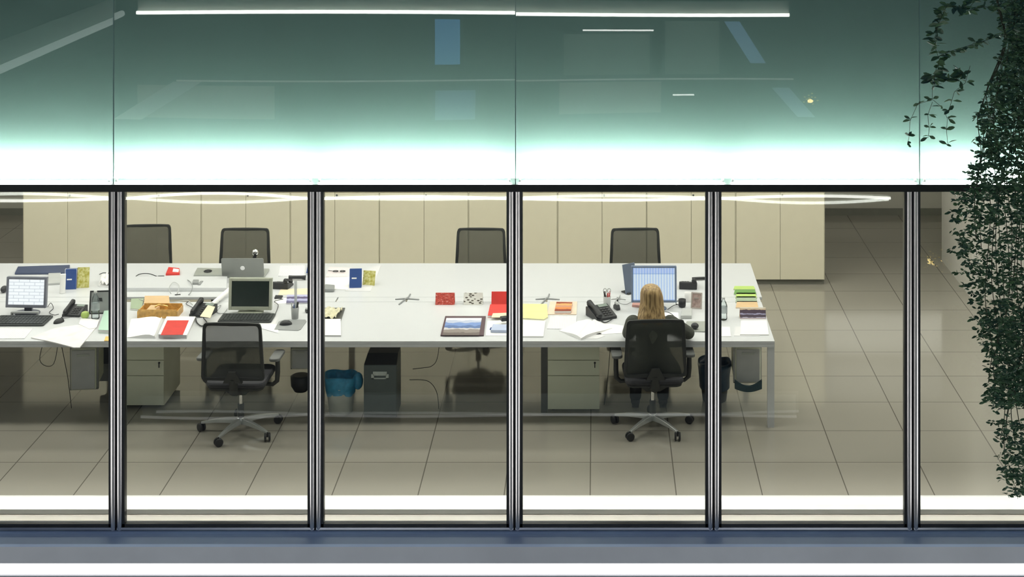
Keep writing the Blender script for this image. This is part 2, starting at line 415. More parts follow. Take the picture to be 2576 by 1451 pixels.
for x in legx:
    B().box(x-.028, x+.028, YBK-YM1-.06, YBK-YM1-.005, 0, .7045).build('leg', WHITE, t)
t = thing('cable_channel', 'white cable channel with flap lids between the two long desks, open at left', 'cable channel', (0, YM0, .60))
ym = YM1-YM0
B().box(XW, XE, .0, ym, 0, .01).build('tray', ALUD, t)
xo0, xo1 = sx(300, YM1), sx(560, YM1)
q = B(); 
for a, b_ in ((XW, xo0), (xo1, sx(845, 14.7)), (sx(846, 14.7), sx(1021, 14.7)), (sx(1023, 14.7), sx(1374, 14.7)), (sx(1376, 14.7), sx(1553, 14.7)), (sx(1555, 14.7), XE)):
    B().box(a+.004, b_-.004, .004, ym-.004, .118, .130).build('lid', WHITE, t, .002)
for px, nm in ((1022, 'left of the red calendar'), (1375, 'behind the yellow folder'), (1554, 'right of the white pen cup')):
    big = px != 1554
    c = P(px, 753)
    q = B(); s_ = 1 if big else .6
    q.tube([(-.10*s_, -.012, .004), (-.04, -.004, .006), (.0, 0, .008), (.04, -.004, .006), (.12*s_, -.02, .004)], .007*s_, 6)
    q.tube([(-.045*s_, -.17*s_, .006), (-.01, -.03, .007), (.0, 0, .009), (.012, .04, .007), (.02, .14*s_, .006)], .007*s_, 6)
    solo('cable_clip', q, GREY if big else LGREY, 'small dark crossed cable clip on the channel, %s' % nm, 'cable clip', (c.x, c.y, TOP), 0, 'cable clips on the channel')

# ------------------------------------------------------------------ office chairs
def make_chair():
    t = thing('office_chair', 'x', 'chair', (0, 0, 0), 0, 'black mesh office chairs')
    yb = -.255
    def bk(u, z): return (u*(.242+.022*(1.0-z)/.48), yb-(z-.52)*.06-.02*(1-u*u)*0, z)
    # frame as a swept closed loop
    path = [];
    out = [(-1, .55), (-1, .66), (-1, .78), (-1, .90), (-.995, .965), (-.96, .99), (-.9, 1.0), (-.5, 1.004), (0, 1.005), (.5, 1.004), (.9, 1.0), (.96, .99), (.995, .965), (1, .90), (1, .78), (1, .66), (1, .55), (.97, .527), (.9, .52), (.4, .518), (0, .518), (-.4, .518), (-.9, .52), (-.97, .527), (-1, .55)]
    pts = [Vector(bk(u, z)) for u, z in out]
    q = B(); rings = []
    c = Vector((0, yb-.015, .76))
    for p in pts:
        d = (c-p); d.y = 0; d.normalize(); wd = .03
        p2 = p+Vector((0, 0, 0)); inn = p+d*wd
        rings.append([tuple(p2+Vector((0, -.012, 0))), tuple(inn+Vector((0, -.009, 0))), tuple(inn+Vector((0, .009, 0))), tuple(p2+Vector((0, .012, 0)))])
    q.ring(rings, False, False); fr = q.build('backrest_frame', CHB, t, .004)
    q = B(); nx, nz = 8, 8; vs = []; fs = []
    for j in range(nz+1):
        for i in range(nx+1):
            u = -.93+1.86*i/nx; z = .535+.45*j/nz; x, y, z = bk(u, z); vs.append((x, y+.02*(1-u*u)-.0, z))
    for j in range(nz):
        for i in range(nx):
            a = j*(nx+1)+i; fs.append((a, a+1, a+nx+2, a+nx+1))
    q.add(vs, fs, True); q.build('backrest_mesh', MESH, t)
    q = B(); q.add([(-.03, yb-.045, .60), (.03, yb-.045, .60), (.08, yb-.02, .50), (-.08, yb-.02, .50), (-.03, yb-.02, .60), (.03, yb-.02, .60), (.08, yb+.02, .50), (-.08, yb+.02, .50)], [(3, 2, 1, 0), (4, 5, 6, 7), (0, 1, 5, 4), (1, 2, 6, 5), (2, 3, 7, 6), (3, 0, 4, 7)])
    q.tube([(0, yb, .53), (0, yb+.02, .42), (0, -.13, .385), (0, -.02, .385)], .03, 8, [.035, .04, .04, .03]); q.build('back_bracket', CHB, t)
    q = B(); q.prism(rrect(-.245, .245, -.225, .265, .07), .435, .485); q.build('seat', FAB, t, .018)
    q = B(); q.prism(rrect(-.23, .23, -.215, .25, .06), .415, .436); q.build('seat_shell', CHB, t, .006)
    q = B(); q.add([(-.14, -.16, .415), (.14, -.16, .415), (.14, .14, .415), (-.14, .14, .415), (-.06, -.08, .335), (.06, -.08, .335), (.06, .08, .335), (-.06, .08, .335)], [(0, 1, 2, 3), (7, 6, 5, 4), (0, 4, 5, 1), (1, 5, 6, 2), (2, 6, 7, 3), (3, 7, 4, 0)]); q.build('tilt_mechanism', CHB, t, .008)
    q = B(); q.lathe([(.016, .20), (.016, .36)], n=14); col = q.build('gas_lift', CHROME, t)
    q = B(); q.lathe([(.028, .09), (.028, .23), (.024, .235)], n=14); q.build('column_sleeve', BLK, t)
    for s_ in (-1, 1):
        q = B(); q.tube([(s_*.18, .0, .405), (s_*.27, .0, .40), (s_*.305, 0, .43), (s_*.31, 0, .50), (s_*.31, 0, .625)], .018, 8, [.016, .018, .02, .021, .02]); a = q.build('armrest', CHB, t)
        q = B(); q.prism(rrect(s_*.305-.045, s_*.305+.045, -.12, .13, .035), .625, .652); q  .build('arm_pad', mat('arm_pad_grey', (.14, .145, .14), .6), a, .008)
    base = B(); base.lathe([(.03, .07), (.042, .075), (.042, .115), (.03, .125)], n=16)
    for k in range(5):
        a = 2*PI*k/5; d = Vector((math.cos(a), math.sin(a), 0)); n = Vector((-d.y, d.x, 0)); rings = []
        for r_, z_, w_, h_ in ((.03, .098, .026, .022), (.12, .098, .022, .019), (.22, .09, .017, .014), (.30, .078, .014, .010), (.335, .072, .012, .008)):
            c = d*r_+Vector((0, 0, z_)); rings.append([tuple(c+n*w_-Vector((0, 0, h_))), tuple(c-n*w_-Vector((0, 0, h_))), tuple(c-n*w_*.7+Vector((0, 0, h_))), tuple(c+n*w_*.7+Vector((0, 0, h_)))])
        base.ring(rings, False)
    star = base.build('star_base', STAR, t, .003); star.rotation_euler = (0, 0, R(36))
    for k in range(5):
        a = 2*PI*k/5; q = B(); wa = a+.9
        ax = Vector((math.cos(wa), math.sin(wa), 0)); ce = Vector((math.cos(a)*.335, math.sin(a)*.335, .035))
        for s_ in (-1, 1):
            c0 = ce+ax*.009*s_; c1 = ce+ax*.026*s_
            q.tube([c0-ax*.0*s_, c0+ax*.004*s_, c1-ax*.004*s_, c1], .035, 14, [.03, .035, .035, .027])
        q.tube([ce+Vector((0, 0, 0)), ce+Vector((0, 0, .04))], .008, 8)
        q.build('castor', BLK, star)
    return t
ch = make_chair()
ch.location = (sx(606, 13.5), 13.50, 0); ch.rotation_euler = (0, 0, R(-2))
ch['label'] = 'empty black mesh office chair pulled to the near desk in front of the switched-off monitor'
ch2 = copy_tree(ch, None, (.475, 13.58, 0), R(3), 'black mesh office chair with the seated woman in it')
[c for c in ch2.children if c.name.startswith('star_base')][0].rotation_euler = (0, 0, R(90-3))
far = [(373, 568, 'black mesh office chair at the far side, leftmost, cut by the metal window post', 3), (617, 585, 'black mesh office chair at the far side, behind the open silver laptop', 0),
       (1209, 585, 'black mesh office chair alone at the far side behind the clear stretch of desk', -1), (1600, 580, 'black mesh office chair at the far side, facing the seated woman', 2)]
for px, py, lb, r_ in far:
    d = F*(HC-1.0)/(py+475.0)-0.0
    if d < 16.22: d = 16.22
    if px == 373: d = 16.36
    copy_tree(ch, None, (sx(px, d), d-.285, -.0), PI+R(r_), lb)

# ------------------------------------------------------------------ under the desks
def pedestal(px0, px1, pyb, label, hgt=.62, dep=.55):
    d = 21065/(pyb+475.0); w_ = (px1-px0)*d/F; x = sx((px0+px1)/2, d)
    t = thing('drawer_pedestal', label, 'drawer unit', (x, d, 0), 0, 'drawer pedestals under the desk')
    B().box(-w_/2, w_/2, .02, dep, .03, hgt).build('body', PEDM, t, .003)
    zs_ = [.035, hz(945, d), hz(906, d), hgt-.003]
    for i in range(3):
        dr = B().box(-w_/2, w_/2, 0, .02, zs_[i]+.003, zs_[i+1]-.002).build('drawer', PEDM, t, .002)
        if i == 1:
            q = B(); q.M = Matrix.Translation((w_/2-.04, 0, zs_[2]-.022)) @ Matrix.Rotation(PI/2, 4, 'X'); q.lathe([(.009, -.001), (.009, .006), (.004, .01)], n=12)
            q.box(-.004, .004, -.04, -.008, .004, .010); q.build('lock', BLK, dr)
    for sx_ in (-1, 1):
        for yy in (.07, dep-.06):
            q = B(); q.M = Matrix.Translation((sx_*(w_/2-.05), yy, .018)) @ Matrix.Rotation(PI/2, 4, 'Y'); q.lathe([(.014, -.012), (.018, -.008), (.018, .008), (.014, .012)], n=12); q.build('castor', BLK, t)
    return t
pedestal(330-38, 412, 1030, 'pale green-beige drawer pedestal left of the empty near chair')
pedestal(1378, 1508, 1040, 'pale green-beige drawer pedestal left of the seated woman')
def cpu(px0, px1, py0, py1, d, label, rz, hold, hb=.1):
    w_ = (px1-px0)*d/F; z1 = min(.675, hz(py0, d)); z0 = hz(py1, d); x = sx((px0+px1)/2, d)
    t = thing('computer_tower', label, 'computer', (x, d, z0), rz, 'computer towers hung under the desk')
    B().box(-w_/2, w_/2, .012, .42, 0, z1-z0).build('case', PEDM, t, .01)
    B().box(-w_/2+.008, w_/2-.008, 0, .012, .01, z1-z0-.01).build('front_panel', LGREY, t, .005)
    B().box(-w_/4, w_/4, -.004, .002, (z1-z0)*.82, (z1-z0)*.88).build('drive_slot', SILV, t)
    q = B(); q.box(-w_/2-.012, -w_/2, .05, .09, -.012, .67-z0); q.box(w_/2, w_/2+.012, .05, .09, -.012, .67-z0); q.box(-w_/2-.012, w_/2+.012, .05, .09, -.012, 0)
    q.build('hanger', hold, t)
    return t
cpu(178, 240, 878, 982, 13.95, 'white computer tower hung under the left desk end, bright speck on it', R(8), GREY)
cpu(732, 778, 878, 930, 14.0, 'small pale computer unit hung under the desk right of the empty near chair', 0, GREY)
cpu(1850, 1914, 876, 965, 13.8, 'pale computer tower hung under the right desk end', 0, LGREY)
# dark holder below it, curved
q = B(); n = 12
x0, x1 = sx(1848, 13.75), sx(1916, 13.75)
zc = hz(965, 13.75)
pr = [(x0+(x1-x0)*i/n, zc+.04-.055*math.sin(PI*i/n)) for i in range(n+1)]
pr += [(x1, hz(975, 13.75))]+[(x1-(x1-x0)*i/n, hz(975, 13.75)-.028*math.sin(PI*i/n)) for i in range(1, n+1)]
q.M = Matrix.Rotation(PI/2, 4, 'X'); q.prism([(a, b_) for a, b_ in pr], -13.75, -13.72)
solo('tower_cradle', q, mat('dark_teal', (.02, .06, .08), .5), 'dark teal curved cradle strap under the pale computer tower by the right desk end', 'cradle', (0, 0, 0))
# lower black part by the middle tower
c = P(755, 985, 0); z0 = hz(985, 13.95)
q = B(); q.lathe([(.055, 0), (.085, .05), (.09, .13), (.07, .14)], n=18)
solo('cable_basket', q, BLK, 'black cable basket hanging under the small pale computer unit', 'basket', (sx(754, 14.0), 14.05, hz(988, 14.0)))
# dark computer stuff beside the left tower
q = B(); q.box(-.07, .07, 0, .35, 0, .36)
t = thing('computer_tower', 'dark computer tower on a shelf next to the white one at left', 'computer', (sx(268, 14.45), 14.45, hz(960, 14.45)))
B().box(-.06, .06, .01, .36, 0, .32).build('case', GREY, t, .006); B().box(-.055, .055, 0, .012, .16, .31).build('front_panel', BLK, t, .004)
q = B(); q.box(-.075, -.062, .05, .09, -.012, .67-hz(960, 14.45)); q.box(.062, .075, .05, .09, -.012, .67-hz(960, 14.45)); q.box(-.075, .075, .05, .09, -.012, 0); q.build('hanger', GREY, t)
# waste bin with blue bag
d = 21065/(1048+475.0); x = sx(852, d)
t = thing('waste_bin', 'white round waste bin with a blue bag liner under the desk', 'bin', (x, d+.11, 0))
B().lathe([(.095, 0), (.10, .005), (.118, .17), (.13, .30), (.125, .30), (.112, .17), (.094, .012)], n=28).build('bin_body', mat('bin_white', (.55, .57, .50), .5), t)
BAG = mat('blue_bag', (.06, .36, .62), .35, var=.2, scale=25)
q = B(); rings = []
for r_, z_ in ((.121, .17), (.128, .22), (.140, .29), (.142, .325), (.13, .33), (.115, .30), (.10, .20), (.09, .1)):
    rings.append([((r_+.006*math.sin(7*a+z_*40))*math.cos(a), (r_+.006*math.sin(7*a+z_*40))*math.sin(a), z_+.012*math.sin(3*a)) for a in [2*PI*i/36 for i in range(36)]])
q.ring(rings, True, False)
q.ell((.15, -.0, .27), (.045, .05, .075)); q.build('bin_liner', BAG, t)
# tall grey recycling bin
d = 21065/(1050+475.0); x0, x1 = sx(915, d), sx(998, d); w_ = x1-x0
t = thing('recycling_bin', 'tall dark grey box bin with black slanted top and white handle plate', 'bin', ((x0+x1)/2, d, 0))
hb = hz(918, d)
B().box(-w_/2, w_/2, 0, .30, 0, hb).build('bin_body', mat('bin_grey', (.10, .125, .125), .5), t, .006)
q = B(); q.add([(-w_/2, 0, hb), (w_/2, 0, hb), (w_/2, .3, hb), (-w_/2, .3, hb), (-w_/2+.02, .10, hb+.07), (w_/2, .10, hb+.07), (w_/2, .27, hb+.07), (-w_/2+.02, .27, hb+.07)], [(3, 2, 1, 0), (4, 5, 6, 7), (0, 1, 5, 4), (1, 2, 6, 5), (2, 3, 7, 6), (3, 0, 4, 7)]); q.build('bin_lid', BLK, t, .004)
HW = mat('handle_white', (.62, .68, .66), .5)
zc = hz(944, d); q = B(); cx = sx(956, d)-(x0+x1)/2
q.box(cx-.075, cx+.075, -.008, 0, zc-.03, zc-.018); q.box(cx-.075, cx-.05, -.008, 0, zc-.03, zc+.012); q.box(cx+.05, cx+.075, -.008, 0, zc-.03, zc+.012); q.box(cx-.06, cx+.06, -.008, 0, zc+.0, zc+.035); q.build('handle_plate', HW, t, .002)
# dark bin under the right of the woman
d = 21065/(1018+475.0); x = sx(1800, d)
t = thing('waste_bin', 'dark waste bin with dark blue bag beneath the desk beside the woman', 'bin', (x, d+.12, 0))
B().lathe([(.10, 0), (.105, .005), (.125, .17), (.138, .33), (.132, .33), (.118, .17), (.099, .012)], n=28).build('bin_body', mat('bin_dark', (.03, .035, .035), .5), t)
q = B(); rings = []
for r_, z_ in ((.131, .12), (.136, .20), (.145, .31), (.147, .345), (.135, .35), (.12, .30), (.10, .20)):
    rings.append([((r_+.005*math.sin(6*a+z_*30))*math.cos(a), (r_+.005*math.sin(6*a+z_*30))*math.sin(a), z_+.012*math.sin(3*a+1)) for a in [2*PI*i/36 for i in range(36)]])
q.ring(rings, True, False).build('bin_liner', mat('navy_bag', (.015, .05, .10), .35, var=.2, scale=25), t)
def cable(pts, label, r_=.003, m=BLK, name='cable'):
    # smooth through the points
    P_ = [Vector(p) for p in pts]; out = []
    for i in range(len(P_)-1):
        p0 = P_[max(i-1, 0)]; p1 = P_[i]; p2 = P_[i+1]; p3 = P_[min(i+2, len(P_)-1)]
        for k in range(6):
            u = k/6; out.append(.5*((2*p1)+(-p0+p2)*u+(2*p0-5*p1+4*p2-p3)*u*u+(-p0+3*p1-3*p2+p3)*u**3))
    out.append(P_[-1]); base = out[0].copy()
    return solo(name, B().tube([p-base for p in out], r_, 6), m, label, 'cable', base)
D = 14.0
cable([(sx(1030, D), D, hz(955, D)), (sx(1075, D), D+.02, hz(960, D)), (sx(1098, D), D, hz(985, D)), (sx(1104, D), D, 0.004)], 'thin dark cable curving to the floor under the empty desk stretch')
cable([(sx(1107, D), D+.05, .70), (sx(1100, D), D+.03, hz(900, D)), (sx(1085, D), D+.05, hz(925, D)), (sx(1060, D), D+.1, hz(935, D)), (sx(1035, D), D+.1, hz(938, D))], 'thin dark cable hanging beside the tall grey bin under the desk')
cable([(sx(120, D), D, .70), (sx(100, D), D, hz(905, D)), (sx(135, D), D, hz(915, D)), (sx(150, D), D, .70)], 'dark cable looping under the left desk end')
cable([(sx(140, D), D+.05, .70), (sx(165, D), D, hz(920, D)), (sx(172, D), D, hz(960, D)), (sx(178, D), D+.02, .004)], 'dark cable dropping to the floor beside the white tower')
cable([(sx(1540, D), D+.15, .70), (sx(1530, D), D+.1, hz(950, D)), (sx(1520, D), D+.1, .004)], 'dark cable hanging behind the drawer pedestal by the woman')
# ------------------------------------------------------------------ things on the desks
def flat(name, px, m, label, cat, t=.004, z=TOP, pages=None, group=None, bev=0, cover_t=.002):
    """sheet / book lying on the desk, outline given by its corners as they lie on the plane z"""
    pts = [P(a, b_, z) for a, b_ in px]; c = sum(pts, Vector())/len(pts)
    loc = [(p.x-c.x, p.y-c.y) for p in pts]
    if pages is None:
        return solo(name, B().prism(loc, 0, t), m, label, cat, (c.x, c.y, z+.0004), 0, group, bev)
    th = thing(name, label, cat, (c.x, c.y, z+.0004), 0, group)
    inn = [(a*.985, b_*.985) for a, b_ in loc]
    B().prism(inn, cover_t, t-cover_t).build('pages', pages, th)
    B().prism(loc, t-cover_t, t).build('cover', m, th)
    B().prism(loc, 0, cover_t).build('back_cover', m, th)
    return th
def rot_rect(c, w_, h_, a):
    ca, sa = math.cos(a), math.sin(a)
    return [(c[0]+x*ca-y*sa, c[1]+x*sa+y*ca) for x, y in ((-w_/2, -h_/2), (w_/2, -h_/2), (w_/2, h_/2), (-w_/2, h_/2))]

def monitor(name, label, px0, px1, py0, py1, pyb, frame, screen, rz=0, border=.022, extra=None, tilt=-6):
    c = P((px0+px1)/2, pyb); d = c.y
    w_ = (px1-px0)*d/F/max(.2, math.cos(rz)); zt_, zb_ = hz(py0, d)-TOP, hz(py1, d)-TOP
    t = thing(name, label, 'monitor', (c.x, d, TOP+.0005), rz)
    T = Matrix.Translation((0, -.02, zb_)) @ Matrix.Rotation(R(tilt), 4, 'X')
    h_ = (zt_-zb_)/math.cos(R(tilt))
    q = B(); q.M = T; b_ = border
    q.box(-w_/2, -w_/2+b_, -.012, .03, 0, h_); q.box(w_/2-b_, w_/2, -.012, .03, 0, h_); q.box(-w_/2+b_, w_/2-b_, -.012, .03, 0, b_*1.2); q.box(-w_/2+b_, w_/2-b_, -.012, .03, h_-b_, h_)
    q.build('bezel', frame, t, .004)
    q = B(); q.M = T; q.box(-w_/2+b_-.002, w_/2-b_+.002, -.006, .0, b_*1.2-.002, h_-b_+.002); q.build('screen', screen, t)
    q = B(); q.M = T; q.box(-w_/2+.02, w_/2-.02, .028, .055, .02, h_-.02); q.build('back_shell', frame, t, .01)
    q = B(); q.box(-.035, .035, .025, .055, .01, zb_+.10); q.build('stand_neck', frame, t, .004)
    q = B(); q.prism([(.115*math.cos(a)*1.0, .01+.085*math.sin(a)) for a in [2*PI*k/24 for k in range(24)]], 0, .014); q.build('stand_base', frame, t, .004)
    return t
scrA = pattern('screen_document', 'lines', [(.62, .66, .72), (.95, .97, 1)], 1.2, emit=1.25)
scrB = mat('screen_off', (.016, .026, .022), .22)
def sheet_screen():
    m = bpy.data.materials.new('screen_sheet'); m.use_nodes = True; nt = m.node_tree; b = nt.nodes['Principled BSDF']
    tc = nt.nodes.new('ShaderNodeTexCoord'); sp = nt.nodes.new('ShaderNodeSeparateXYZ'); nt.links.new(tc.outputs['Generated'], sp.inputs[0])
    wv = nt.nodes.new('ShaderNodeMath'); wv.operation = 'MULTIPLY'; wv.inputs[1].default_value = 15; nt.links.new(sp.outputs[0], wv.inputs[0])
    fr = nt.nodes.new('ShaderNodeMath'); fr.operation = 'FRACT'; nt.links.new(wv.outputs[0], fr.inputs[0])
    r1 = nt.nodes.new('ShaderNodeValToRGB'); r1.color_ramp.elements[0].color = (.42, .60, .98, 1); r1.color_ramp.elements[1].color = (.80, .90, 1, 1); r1.color_ramp.elements[0].position = .1; r1.color_ramp.elements[1].position = .5
    nt.links.new(fr.outputs[0], r1.inputs[0])
    r2 = nt.nodes.new('ShaderNodeValToRGB'); r2.color_ramp.interpolation = 'CONSTANT'
    cr = r2.color_ramp; cr.elements[0].position = 0; cr.elements[0].color = (1, 1, 1, 1); cr.elements[1].position = .80; cr.elements[1].color = (.55, .66, .86, 1)
    e = cr.elements.new(.83); e.color = (.72, .78, .98, 1); e = cr.elements.new(.03); e.color = (1, 1, 1, 1); cr.elements[0].color = (.6, .7, .95, 1)
    nt.links.new(sp.outputs[2], r2.inputs[0])
    mx = nt.nodes.new('ShaderNodeMix'); mx.data_type = 'RGBA'; mx.blend_type = 'MULTIPLY'; mx.inputs[0].default_value = 1
    nt.links.new(r1.outputs[0], mx.inputs[6]); nt.links.new(r2.outputs[0], mx.inputs[7])
    nt.links.new(mx.outputs[2], b.inputs['Emission Color']); b.inputs['Emission Strength'].default_value = 1.0; b.inputs['Base Color'].default_value = (.02, .02, .02, 1)
    return m
MFR = mat('monitor_grey', (.19, .20, .24), .4)
monitor('monitor', 'lit monitor with a white page at the left edge of the picture', 16, 119, 697, 772, 789, MFR, scrA, R(-3))
monitor('monitor', 'switched-off monitor with beige-silver frame above the empty near chair', 576, 685, 700, 778, 786, mat('monitor_beige', (.42, .44, .36), .4), scrB, R(-1), .026)
monitor('monitor', 'monitor showing a pale blue spreadsheet in front of the seated woman', 1588, 1702, 670, 759, 778, mat('monitor_blue_grey', (.17, .22, .32), .4), sheet_screen(), 0, .017)

def keyboard(label, px0, px1, py0, py1, m=BLK, rz=0, base=None):
    a = P((px0+px1)/2, (py0+py1)/2); w_ = (px1-px0)*a.y/F; dp = P(px0, py0).y-P(px0, py1).y
    t = thing('keyboard', label, 'keyboard', (a.x, a.y, TOP+.0005), rz)
    B().prism(rrect(-w_/2, w_/2, -dp/2, dp/2, .015), 0, .016).build('keyboard_body', base or m, t, .004)
    q = B(); nx = 15
    for j in range(5):
        for i in range(nx):
            x = -w_/2+.015+(w_-.03)*(i+.5)/nx; y = -dp/2+.015+(dp-.03)*(j+.5)/5
            q.box(x-(w_-.03)/nx*.43, x+(w_-.03)/nx*.43, y-(dp-.03)/5*.42, y+(dp-.03)/5*.42, .0155, .022)
    q.build('keys', m, t); return t
DK = mat('keyboard_dark', (.04, .045, .045), .5)
keyboard('black keyboard in front of the lit monitor at the left edge', -14, 122, 797, 821, DK)
kb = keyboard('black curved keyboard behind the empty near chair', 554, 688, 793, 813, DK)
flat('keyboard_tray_mat', [(540, 812), (556, 789), (690, 789), (700, 800), (690, 822), (640, 824)], PAPER2, 'pale pad under the black keyboard behind the empty near chair', 'mat', .0015)
kb.location.z += .0025
def mouse(label, px, py, m=BLK, rz=0, z=TOP):
    c = P(px, py, z+.01); t = thing('computer_mouse', label, 'mouse', (c.x, c.y, z+.0005), rz)
    q = B(); rings = []
    for k in range(7):
        v = k/6; rr = math.cos(v*PI/2*.98); zz = .034*math.sin(v*PI/2)
        rings.append([(.055*math.sqrt(max(rr, .03))*rr**.3*math.cos(a)*(1), .034*math.sqrt(max(rr, .03))*rr**.3*math.sin(a), zz) for a in [2*PI*i/18 for i in range(18)]])
    q.ring(rings).build('mouse_shell', m, t)
    q = B(); q.M = Matrix.Translation((.025, 0, .029)) @ Matrix.Rotation(PI/2, 4, 'X'); q.lathe([(.007, -.004), (.007, .004)], n=10); q.build('scroll_wheel', GREY, t); return t
mouse('black mouse beside the keyboard at the left edge', 148, 808, BLK, R(60))
flat('mouse_pad', [(690, 830), (701, 810), (716, 805), (768, 805), (771, 809), (757, 829), (750, 832)], GREY, 'grey rounded mouse pad right of the empty near chair', 'mouse pad', .005)
mouse('black mouse on the grey mouse pad', 719, 813, BLK, R(10), TOP+.0055)
flat('trackball_pad', [(1722, 834), (1727, 811), (1776, 811), (1776, 836)], SILV, 'grey pad right of the woman with a dark ball on it', 'pad', .012, bev=.003)
c = P(1748, 822, TOP+.03)
solo('ball', B().ell((0, 0, .026), (.034, .034, .026)), BLK, 'dark round ball-shaped mouse on the grey pad right of the woman', 'mouse', (c.x, c.y, TOP+.013))

def phone(label, px, py, rz, s=1.0, cover=None, cord=True):
    c = P(px, py); t = thing('desk_phone', label, 'telephone', (c.x, c.y, TOP+.0005), rz)
    T = Matrix.Scale(s, 4)
    q = B(); q.M = T; q.prof_x([(-.10, 0), (.10, 0), (.10, .075), (.07, .08), (-.10, .022)], -.095, .10); q.build('phone_body', BLK, t, .005)
    q = B(); q.M = T
    for j in range(4):
        for i in range(3):
            y = -.07+.026*j; x = .005+.028*i; z = .022+(y+.10)*.34
            q.box(x-.009, x+.009, y-.008, y+.008, z-.002, z+.006)
    q.build('keypad', mat('key_dark', (.07, .07, .07), .5), t)
    q = B(); q.M = T; q.add([(.0, .035, .072), (.085, .035, .072), (.085, .07, .084), (.0, .07, .084)], [(0, 1, 2, 3)]); q.build('display', mat('lcd', (.25, .30, .26), .3), t)
    q = B(); q.M = T; q.tube([(-.062, -.105, .045), (-.062, -.09, .052), (-.062, .0, .086), (-.062, .09, .108), (-.062, .105, .100)], .02, 10, [.018, .022, .016, .022, .02])
    q.ell((-.062, -.085, .040), (.026, .026, .02)); q.ell((-.062, .085, .093), (.026, .026, .022)); hs = q.build('handset', BLK, t)
    if cord:
        pts = []
        for k in range(90):
            u = k/89; bx_ = -.062-.05*math.sin(PI*u)+.12*u; by_ = -.11-.07*math.sin(PI*u)
            pts.append((bx_+.005*math.cos(k*1.4), by_, .012+.004*math.sin(k*1.4)))
        q = B(); q.M = T; q.tube(pts, .0022, 5); q.build('coiled_cord', BLK, hs)
    return t
phone('black desk phone left of the seated woman, cord curling right', 1512, 797, R(28), 1.05)
phone('black desk phone with white papers on it, left of the switched-off monitor', 511, 790, R(-12), .95)
phone('black desk phone by the blue binder near the left edge', 188, 790, R(-8), .85)
phone('black desk phone on the rear desk behind the pen cup, receiver beside it', 712, 722, R(170), .8, cord=False)
phone('black desk phone on the rear desk right of the spreadsheet monitor', 1732, 722, R(175), .85, cord=False)
flat('paper_note', [(503, 796), (523, 768), (541, 772), (529, 800)], CREAM, 'cream note sheet lying over the paper-covered desk phone', 'paper', .002, TOP+.09)
q = B(); q.tube([(-.08, 0, .022), (-.04, 0, .026), (.04, 0, .026), (.08, 0, .022)], .018, 10, [.022, .016, .016, .022]); 
c = P(748, 704); solo('handset', q, BLK, 'loose black handset on the rear desk beside the white pages', 'handset', (c.x, c.y, TOP))
q = B(); q.tube([(-.07, 0, .016), (0, 0, .02), (.07, .02, .016)], .014, 8); c = P(1745, 712); 
solo('handset', q, BLK, 'slim black handset lying right of the spreadsheet monitor', 'handset', (c.x+.06, c.y+.09, TOP))

# --- standing binders and magazines (box files)
def upright(name, label, cat, px0, px1, py0, pyb, thick, cover, rz=0, lean=0, pagesm=PAPER, spine=None, group=None):
    c = P((px0+px1)/2, pyb); w_ = (px1-px0)*c.y/F; h_ = max(.03, hz(py0, c.y)-TOP)
    t = thing(name, label, cat, (c.x, c.y, TOP+.0005), rz, group); T = Matrix.Rotation(R(lean), 4, 'X')
    q = B(); q.M = T; q.box(-w_/2, w_/2, 0, .003, 0, h_); q.build('front_cover', cover, t)
    q = B(); q.M = T; q.box(-w_/2, w_/2, thick-.003, thick, 0, h_); q.build('back_cover', cover, t)
    q = B(); q.M = T; q.box(-w_/2+.004, w_/2-.004, .003, thick-.003, .003, h_-.004); q.build('pages', pagesm, t)
    if spine: q = B(); q.M = T; q.box(-w_/2-.004, -w_/2, 0, thick, 0, h_); q.build('spine', spine, t)
    return t
OLIVE = pattern('olive_print', 'noise', [(.10, .08, .01), (.42, .38, .04), (.75, .72, .35), (.35, .30, .05)], 6, .4)
upright('binder', 'blue binder standing on the rear desk near the left edge, white stripe on it', 'binder', 164, 191, 678, 728, .05, BLUE, R(8), -8, spine=PAPER)
upright('magazine', 'yellow-olive magazine standing against the blue binder near the left edge', 'magazine', 194, 223, 674, 724, .012, OLIVE, R(6), -10)
q = B(); q.tube([(0, 0, 0), (0, .02, .17)], .026, 12)
c = P(157, 737); solo('paper_roll', q, PAPER, 'white paper roll standing before the blue binder at left', 'paper roll', (c.x, c.y, TOP))
upright('binder', 'blue binder standing on white papers, left end of the clear rear desk', 'binder', 879, 909, 678, 725, .04, BLUE, R(4), -10)
upright('magazine', 'yellow-olive magazine leaning right of the blue binder on white papers', 'magazine', 911, 942, 682, 718, .012, OLIVE, R(-10), -16)
for px, py, z0 in ((888, 702, 0), (176, 702, 0)): pass
# --- laptop and far things of the second window
c = P(612, 699); d = c.y; t = thing('laptop', 'open silver laptop seen from behind, round badge on its lid', 'laptop', (c.x, d, TOP+.0005), 0)
wl = 106*d/F
q = B(); q.prism(rrect(-wl/2, wl/2, 0, .25, .012), 0, .02); q.build('laptop_base', SILV, t, .003)
T = Matrix.Translation((0, 0, .018)) @ Matrix.Rotation(R(12), 4, 'X')
lm = mat('laptop_silver', (.26, .27, .255), .32, .45, var=.03)
hl = hz(645, d)-TOP-.018
q = B(); q.M = T @ Matrix.Rotation(PI/2, 4, 'X'); q.prism(rrect(-wl/2, wl/2, 0, hl, .014), 0, .012); q.build('lid', lm, t, .003)
q = B(); q.M = T @ Matrix.Translation((0, -.012, hl*.48)) @ Matrix.Rotation(PI/2, 4, 'X'); q.lathe([(.022, 0), (.022, .0015)], n=22); q.lathe([(.015, .001), (.013, .003)], n=20); q.build('badge', CHROME, t)
q = B(); q.M = T; q.box(-wl/2+.01, wl/2-.01, .001, .003, .01, hl-.01); q.build('screen', scrB, t)
